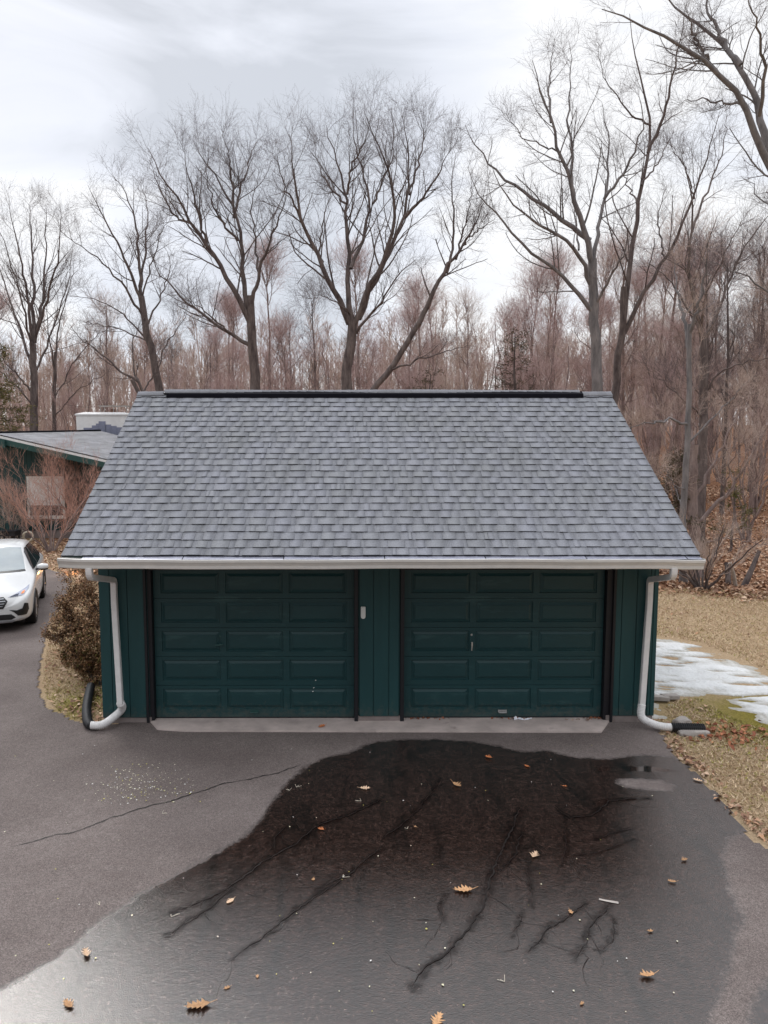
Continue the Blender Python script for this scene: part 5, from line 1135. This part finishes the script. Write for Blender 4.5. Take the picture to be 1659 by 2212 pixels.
mb = MB(); mb.lathe([(.0, .25), (.1, .25), (.13, 0), (0, 0)], ((e0.x+e1.x)/2-.1, 33.9, e0.z-.04), 12); mb.build('flue', M['brick'], ch)
mb = MB()
for i, (x0_, x1_, y1_) in enumerate([(181, 199, 924), (199, 208, 919), (208, 214, 915), (214, 228, 910), (228, 240, 917), (240, 252, 920), (252, 268, 923)]):
    q0, q1 = at(x0_, 942, 33.39), at(x1_, y1_, 33.39); mb.box(q0.x+.002, q1.x-.002, 33.385, 33.398, q0.z, q1.z)
mb.build('flashing', M['flash'], ch)

# small things by the house wall
p = gr(155, 1241); mb = MB()
pl = empty('path_light', (p.x, p.y, 0), 'silver cone path light glowing by the driveway end below the gutter', 'path light')
mb = MB(); mb.tube([(p.x, p.y, -.1), (p.x, p.y, .34)], .014, 8); mb.build('stake', M['steel'], pl)
mb = MB(); mb.lathe([(.012, .40), (.04, .385), (.15, .27), (.155, .255), (.148, .258), (.04, .37), (.01, .38)], (p.x, p.y, 0), 24); mb.build('shade', M['steel'], pl, smooth=True)
em, ent, eb = newmat('warm_bulb'); eb.inputs['Emission Color'].default_value = (1, .55, .2, 1); eb.inputs['Emission Strength'].default_value = 12
mb = MB(); mb.lathe([(0, .33), (.03, .32), (.035, .28), (.02, .25), (0, .245)], (p.x, p.y, 0), 12); mb.build('bulb', em, pl, smooth=True)
ld = bpy.data.lights.new('path_lamp_light', 'POINT'); ld.energy = 5; ld.color = (1, .55, .22); ld.shadow_soft_size = .04; lo = bpy.data.objects.new('path_lamp_light', ld); COL.objects.link(lo); lo.location = (0, 0, .2); lo.parent = pl
for i, (px, py, r_, lb) in enumerate([(44, 1158, .17, 'cream hose coil standing behind the car roof, the left of two'), (61, 1163, .19, 'cream hose coil behind the car roof, the right of two')]):
    p = gr(px, py+8, .0); mb = MB(); mb.tube([(p.x+r_*math.cos(t), p.y+.05*math.sin(2*t), r_+.03+r_*math.sin(t)) for t in np.linspace(0, 2*PI, 25)], .035, 8, caps=False); o = mb.build('hose_coil', M['rope'], smooth=True); tag(o, lb, 'hose coil')
p = gr(14, 1172); mb = MB(); mb.box(p.x-.35, p.x+.35, p.y, p.y+.5, .25, .42); mb.box(p.x-.38, p.x+.38, p.y-.03, p.y+.53, .422, .46)
for sx_ in (-.3, .3):
    for sy_ in (.06, .44): mb.box(p.x+sx_-.03, p.x+sx_+.03, p.y+sy_-.03, p.y+sy_+.03, 0, .249)
o = mb.build('storage_box', M['wicker'], bevel=.01); tag(o, 'low dark storage box on legs behind the white car', 'storage box')

# ---------------- white car ----------------------------------------------
M['carpaint'] = simple('pearl_white_car_paint', (.66, .67, .68), .22, .02, 2, coat=.6)
M['carblack'] = simple('black_car_trim', (.012, .012, .014), .45, .2, 30)
M['carglass'] = simple('windscreen_glass', (.30, .34, .36), .06, .12, 2.2, spec=.9)
M['sideglass'] = simple('dark_side_glass', (.015, .018, .02), .05, .1, 3, spec=.9)
M['tyre'] = simple('tyre_rubber', (.015, .015, .016), .8, .2, 20)
M['rim'] = simple('alloy_rim', (.45, .46, .48), .3, .1, 10, metal=.8)
M['lampglass'] = simple('headlight_lens', (.35, .38, .48), .08, .3, 14, spec=.9)
M['lampdark'] = simple('headlight_inner', (.03, .035, .07), .15, .3, 14)
M['amber'] = simple('amber_marker', (.75, .22, .05), .2, .1, 10)
M['silver'] = simple('silver_lip', (.42, .44, .47), .35, .06, 10, metal=.4)
fr = gr(84, 1352); re = Vector((-9.35, 20.45, 0))
p0 = gr(80, 1343); p1 = gr(95, 1297); hd = (p0-p1).normalized(); p1 = p0-hd*2.71     # outer faces of the two wheels seen from us
side = Vector((-hd.y, hd.x, 0)); side = side if side.x > 0 else -side
ctr = (p0+p1)/2 - side*.90 + hd*.02
rz = math.atan2(hd.x, -hd.y)         # local -Y points forwards
car = empty('parked_car', ctr, 'white crossover car parked at the left edge, front towards us', 'car', rz=rz)
ST = [(-2.24, .60, .40, .55, .50, .58, .46, .34, .26), (-2.20, .70, .56, .64, .66, .72, .48, .32, .22), (-2.08, .82, .64, .74, .78, .82, .50, .30, .20), (-1.88, .90, .68, .82, .84, .88, .55, .30, .20), (-1.55, .97, .72, .88, .86, .90, .6, .30, .20), (-1.15, 1.03, .74, .93, .87, .90, .6, .3, .2),
      (-.90, 1.07, .74, .97, .87, .90, .6, .3, .2), (-.55, 1.28, .68, .98, .87, .90, .6, .3, .2), (-.15, 1.50, .61, .99, .87, .90, .6, .3, .2), (.2, 1.575, .60, 1.0, .87, .90, .6, .3, .2), (.8, 1.59, .60, 1.02, .87, .90, .6, .3, .2), (1.3, 1.55, .59, 1.03, .87, .90, .6, .3, .2),
      (1.75, 1.45, .57, 1.05, .86, .90, .6, .3, .22), (2.05, 1.18, .58, 1.04, .82, .87, .6, .34, .26), (2.18, .95, .6, .90, .76, .82, .6, .36, .3), (2.22, .75, .5, .7, .66, .72, .55, .38, .34)]
V = []; nr = 0
for (y, ztp, wt, zb, wb, w_, zm, zl, zz) in ST:
    half = [(0, ztp), (wt*.55, ztp-.012), (wt*.9, ztp-.05), (wt, ztp-.085), (wb, zb), (w_-.005, zb-.08), (w_, zm), (w_-.01, zl), (w_*.9, zz), (0, zz)]
    ring = half+[(-a_, b_) for a_, b_ in half[-2:0:-1]]; nr = len(ring); V += [(a_, y, b_) for a_, b_ in ring]
Fs = [(i*nr+j, i*nr+(j+1) % nr, (i+1)*nr+(j+1) % nr, (i+1)*nr+j) for i in range(len(ST)-1) for j in range(nr)]+[tuple(range(nr)), tuple(range((len(ST)-1)*nr, len(ST)*nr))[::-1]]
body = MB().add(V, Fs).build('body', M['carpaint'], car, local=True)
md = body.modifiers.new('s', 'SUBSURF'); md.levels = 3; md.render_levels = 3
cut = MB()
for yy in (-1.38, 1.33): cut.lathe([(0, -1.2), (.37, -1.2), (.37, 1.2), (0, 1.2)], (0, yy, .335), 40, 'X')
cu = cut.build('cut', M['carblack']); cu.matrix_world = Matrix.LocRotScale(car.location, car.rotation_euler, None)
bpy.context.view_layer.update()
md = body.modifiers.new('b', 'BOOLEAN'); md.object = cu; md.operation = 'DIFFERENCE'; md.solver = 'EXACT'
dg = bpy.context.evaluated_depsgraph_get(); me = bpy.data.meshes.new_from_object(body.evaluated_get(dg)); body.modifiers.clear(); body.data = me; bpy.data.objects.remove(cu)
me.materials.clear(); me.materials.append(M['carpaint']); me.shade_smooth()
try: me.set_sharp_from_angle(angle=R(50))
except Exception: pass
bm = bmesh.new(); bm.from_mesh(me); bvh = BVHTree.FromBMesh(bm)
def wrap(name, poly, axis, m, off=.006, parent=car, thick=.01, sgn=1, cuts=3):
    """poly in (a,b): axis 'Y' -> x,z seen from the front ; 'X' -> y,z seen from the side (sgn)"""
    b2 = bmesh.new(); vs = [b2.verts.new((a_, b_, 0)) for a_, b_ in poly]; es = [b2.edges.new((vs[i], vs[(i+1) % len(vs)])) for i in range(len(vs))]
    bmesh.ops.subdivide_edges(b2, edges=b2.edges[:], cuts=3); bmesh.ops.triangle_fill(b2, use_beauty=True, edges=b2.edges[:])
    for _ in range(cuts): 
        lg = [e for e in b2.edges if e.calc_length() > .04]
        if lg: bmesh.ops.subdivide_edges(b2, edges=lg, cuts=1); bmesh.ops.triangulate(b2, faces=b2.faces[:])
    for v_ in b2.verts:
        a_, b_ = v_.co.x, v_.co.y
        if axis == 'Y': o_ = Vector((a_, -6, b_)); d_ = Vector((0, 1, 0))
        elif axis == 'T': o_ = Vector((a_, b_, 5)); d_ = Vector((0, 0, -1))
        elif axis == 'R': o_ = Vector((a_, 6, b_)); d_ = Vector((0, -1, 0))
        else: o_ = Vector((sgn*4, a_, b_)); d_ = Vector((-sgn, 0, 0))
        h_ = bvh.ray_cast(o_, d_)
        if h_[0] is None: h_ = bvh.find_nearest(o_+d_*4)
        n_ = h_[1]; n_ = n_ if n_.dot(d_) < 0 else -n_
        v_.co = h_[0]+n_*off
    bmesh.ops.recalc_face_normals(b2, faces=b2.faces)
    me_ = bpy.data.meshes.new(name); b2.to_mesh(me_); b2.free(); me_.materials.append(m); me_.shade_smooth()
    o = bpy.data.objects.new(name, me_); COL.objects.link(o); o.parent = parent; return o
wrap('windscreen', [(-.66, 1.085), (-.5, 1.08), (0, 1.075), (.5, 1.08), (.66, 1.085), (.60, 1.30), (.53, 1.47), (.3, 1.495), (0, 1.50), (-.3, 1.495), (-.53, 1.47), (-.60, 1.30)], 'Y', M['carglass'], cuts=4)
wrap('cowl', [(-.68, 1.05), (.68, 1.05), (.66, 1.078), (0, 1.068), (-.66, 1.078)], 'Y', M['carblack'], .008)
wrap('rear_window', [(-.52, 1.2), (.52, 1.2), (.46, 1.46), (-.46, 1.46)], 'R', M['sideglass'])
for sg in (1, -1):
    wrap('front_window', [(-.62, 1.04), (.22, 1.05), (.22, 1.46), (.0, 1.45), (-.2, 1.38)], 'X', M['sideglass'], sgn=sg)
    wrap('rear_door_window', [(.27, 1.05), (1.05, 1.07), (1.05, 1.45), (.6, 1.47), (.27, 1.465)], 'X', M['sideglass'], sgn=sg)
    wrap('quarter_window', [(1.1, 1.08), (1.6, 1.14), (1.4, 1.37), (1.1, 1.44)], 'X', M['sideglass'], sgn=sg)
    wrap('sill_cladding', [(-.98, .22), (.93, .22), (.93, .34), (-.98, .34)], 'X', M['carblack'], .012, sgn=sg)
    hl = wrap('headlight', [(sg*.44, .725), (sg*.58, .725), (sg*.72, .745), (sg*.80, .83), (sg*.80, .875), (sg*.74, .84), (sg*.60, .785)], 'Y', M['lampglass'], .010, sgn=sg)
    hi = wrap('lens', [(sg*.47, .73), (sg*.62, .735), (sg*.64, .77), (sg*.58, .765)], 'Y', M['lampdark'], .014); hi.parent = hl
    hi = wrap('marker', [(sg*.67, .755), (sg*.73, .765), (sg*.745, .81), (sg*.69, .795)], 'Y', M['amber'], .014); hi.parent = hl
    wrap('fog_surround', [(sg*.46, .49), (sg*.60, .47), (sg*.70, .50), (sg*.74, .60), (sg*.80, .58), (sg*.81, .46), (sg*.77, .36), (sg*.62, .36), (sg*.55, .44)], 'Y', M['carblack'], .010)
    wrap('tail_light', [(sg*.55, .92), (sg*.78, .92), (sg*.80, 1.04), (sg*.6, 1.02)], 'R', M['amber'], .01)
    # mirror
    mb = MB(); mb.tube([(sg*.86, -.50, 1.02), (sg*.95, -.52, 1.05)], [.03, .025], 8); mb.build('mirror_arm', M['carblack'], car, local=True, smooth=True)
    mb = MB(); mb.lathe([(0, -.13), (.05, -.12), (.075, -.06), (.08, .03), (.06, .10), (0, .115)], (0, 0, 0), 16, 'X'); o = mb.build('mirror', M['carblack'], car, local=True, smooth=True); o.location = (sg*1.01, -.52, 1.06); o.scale = (1, .8, .85)
    mb = MB(); mb.lathe([(.052, -.118), (.079, -.06), (.084, .03), (.064, .102), (0, .12)], (0, 0, 0), 16, 'X'); mc = mb.build('mirror_cap', M['carpaint'], o, local=True, smooth=True); mc.location = (0, -.006, .022)
    for yy in (-1.38, 1.33):
        wh = bpy.data.objects.new('wheel', None); COL.objects.link(wh); wh.parent = car; wh.location = (sg*.80, yy, .335)
        mb = MB(); mb.lathe([(.22, -.10), (.30, -.11), (.325, -.09), (.335, 0), (.325, .09), (.30, .11), (.22, .10)], (0, 0, 0), 36, 'X'); mb.build('tyre', M['tyre'], wh, local=True, smooth=True)
        mb = MB(); mb.lathe([(.0, sg*.02), (.05, sg*.06), (.225, sg*.02)], (0, 0, 0), 24, 'X'); o = mb.build('wheel_well_disc', M['carblack'], wh, local=True)
        mb = MB(); mb.lathe([(.19, sg*.095), (.225, sg*.10), (.225, -sg*.08), (.21, -sg*.08), (.19, sg*.06)], (0, 0, 0), 32, 'X'); mb.lathe([(0, sg*.10), (.04, sg*.098), (.05, sg*.07)], (0, 0, 0), 16, 'X')
        for q in range(5):
            an = 2*PI*q/5; c, s0 = math.cos(an), math.sin(an)
            mb.tube([(sg*.085, .03*c, .03*s0), (sg*.09, .2*c, .2*s0)], [.03, .022], 6)
        mb.build('rim', M['rim'], wh, local=True, smooth=True)
        # arch cladding
        mb = MB(); P_ = [(sg*.885, yy+.385*math.cos(t), .335+.385*math.sin(t)) for t in np.linspace(-.25, PI+.25, 22)]; mb.tube(P_, .035, 6); mb.build('arch_cladding', M['carblack'], car, local=True, smooth=True)
mb = MB(); mb.box(-.78, .78, -1.76, 1.7, .26, .30); mb.build('underbody', M['carblack'], car, local=True)
gl = wrap('grille', [(-.44, .66), (-.36, .74), (.36, .74), (.44, .66), (.36, .52), (-.36, .52)], 'Y', M['carblack'], .008)
for zz in (.565, .61, .655, .70):
    hw = .34+.06*(1-abs(zz-.65)/.1); o = wrap('grille_bar', [(-hw, zz), (-.1, zz-.008), (.1, zz-.008), (hw, zz), (hw, zz+.012), (-hw, zz+.012)], 'Y', M['silver'], .018); o.parent = gl
o = wrap('emblem_plate', [(.075*math.cos(t), .635+.04*math.sin(t)) for t in np.linspace(0, 2*PI, 16)[:-1]], 'Y', M['silver'], .026); o.parent = gl
wrap('lower_intake', [(-.50, .40), (.50, .40), (.58, .33), (.50, .29), (-.50, .29), (-.58, .33)], 'Y', M['carblack'], .010)
wrap('bumper_lip', [(-.56, .275), (.56, .275), (.52, .235), (-.52, .235)], 'Y', M['silver'], .016)
bm.free()
print('objects', len(bpy.data.objects), 'verts', sum(len(m_.vertices) for m_ in bpy.data.meshes))
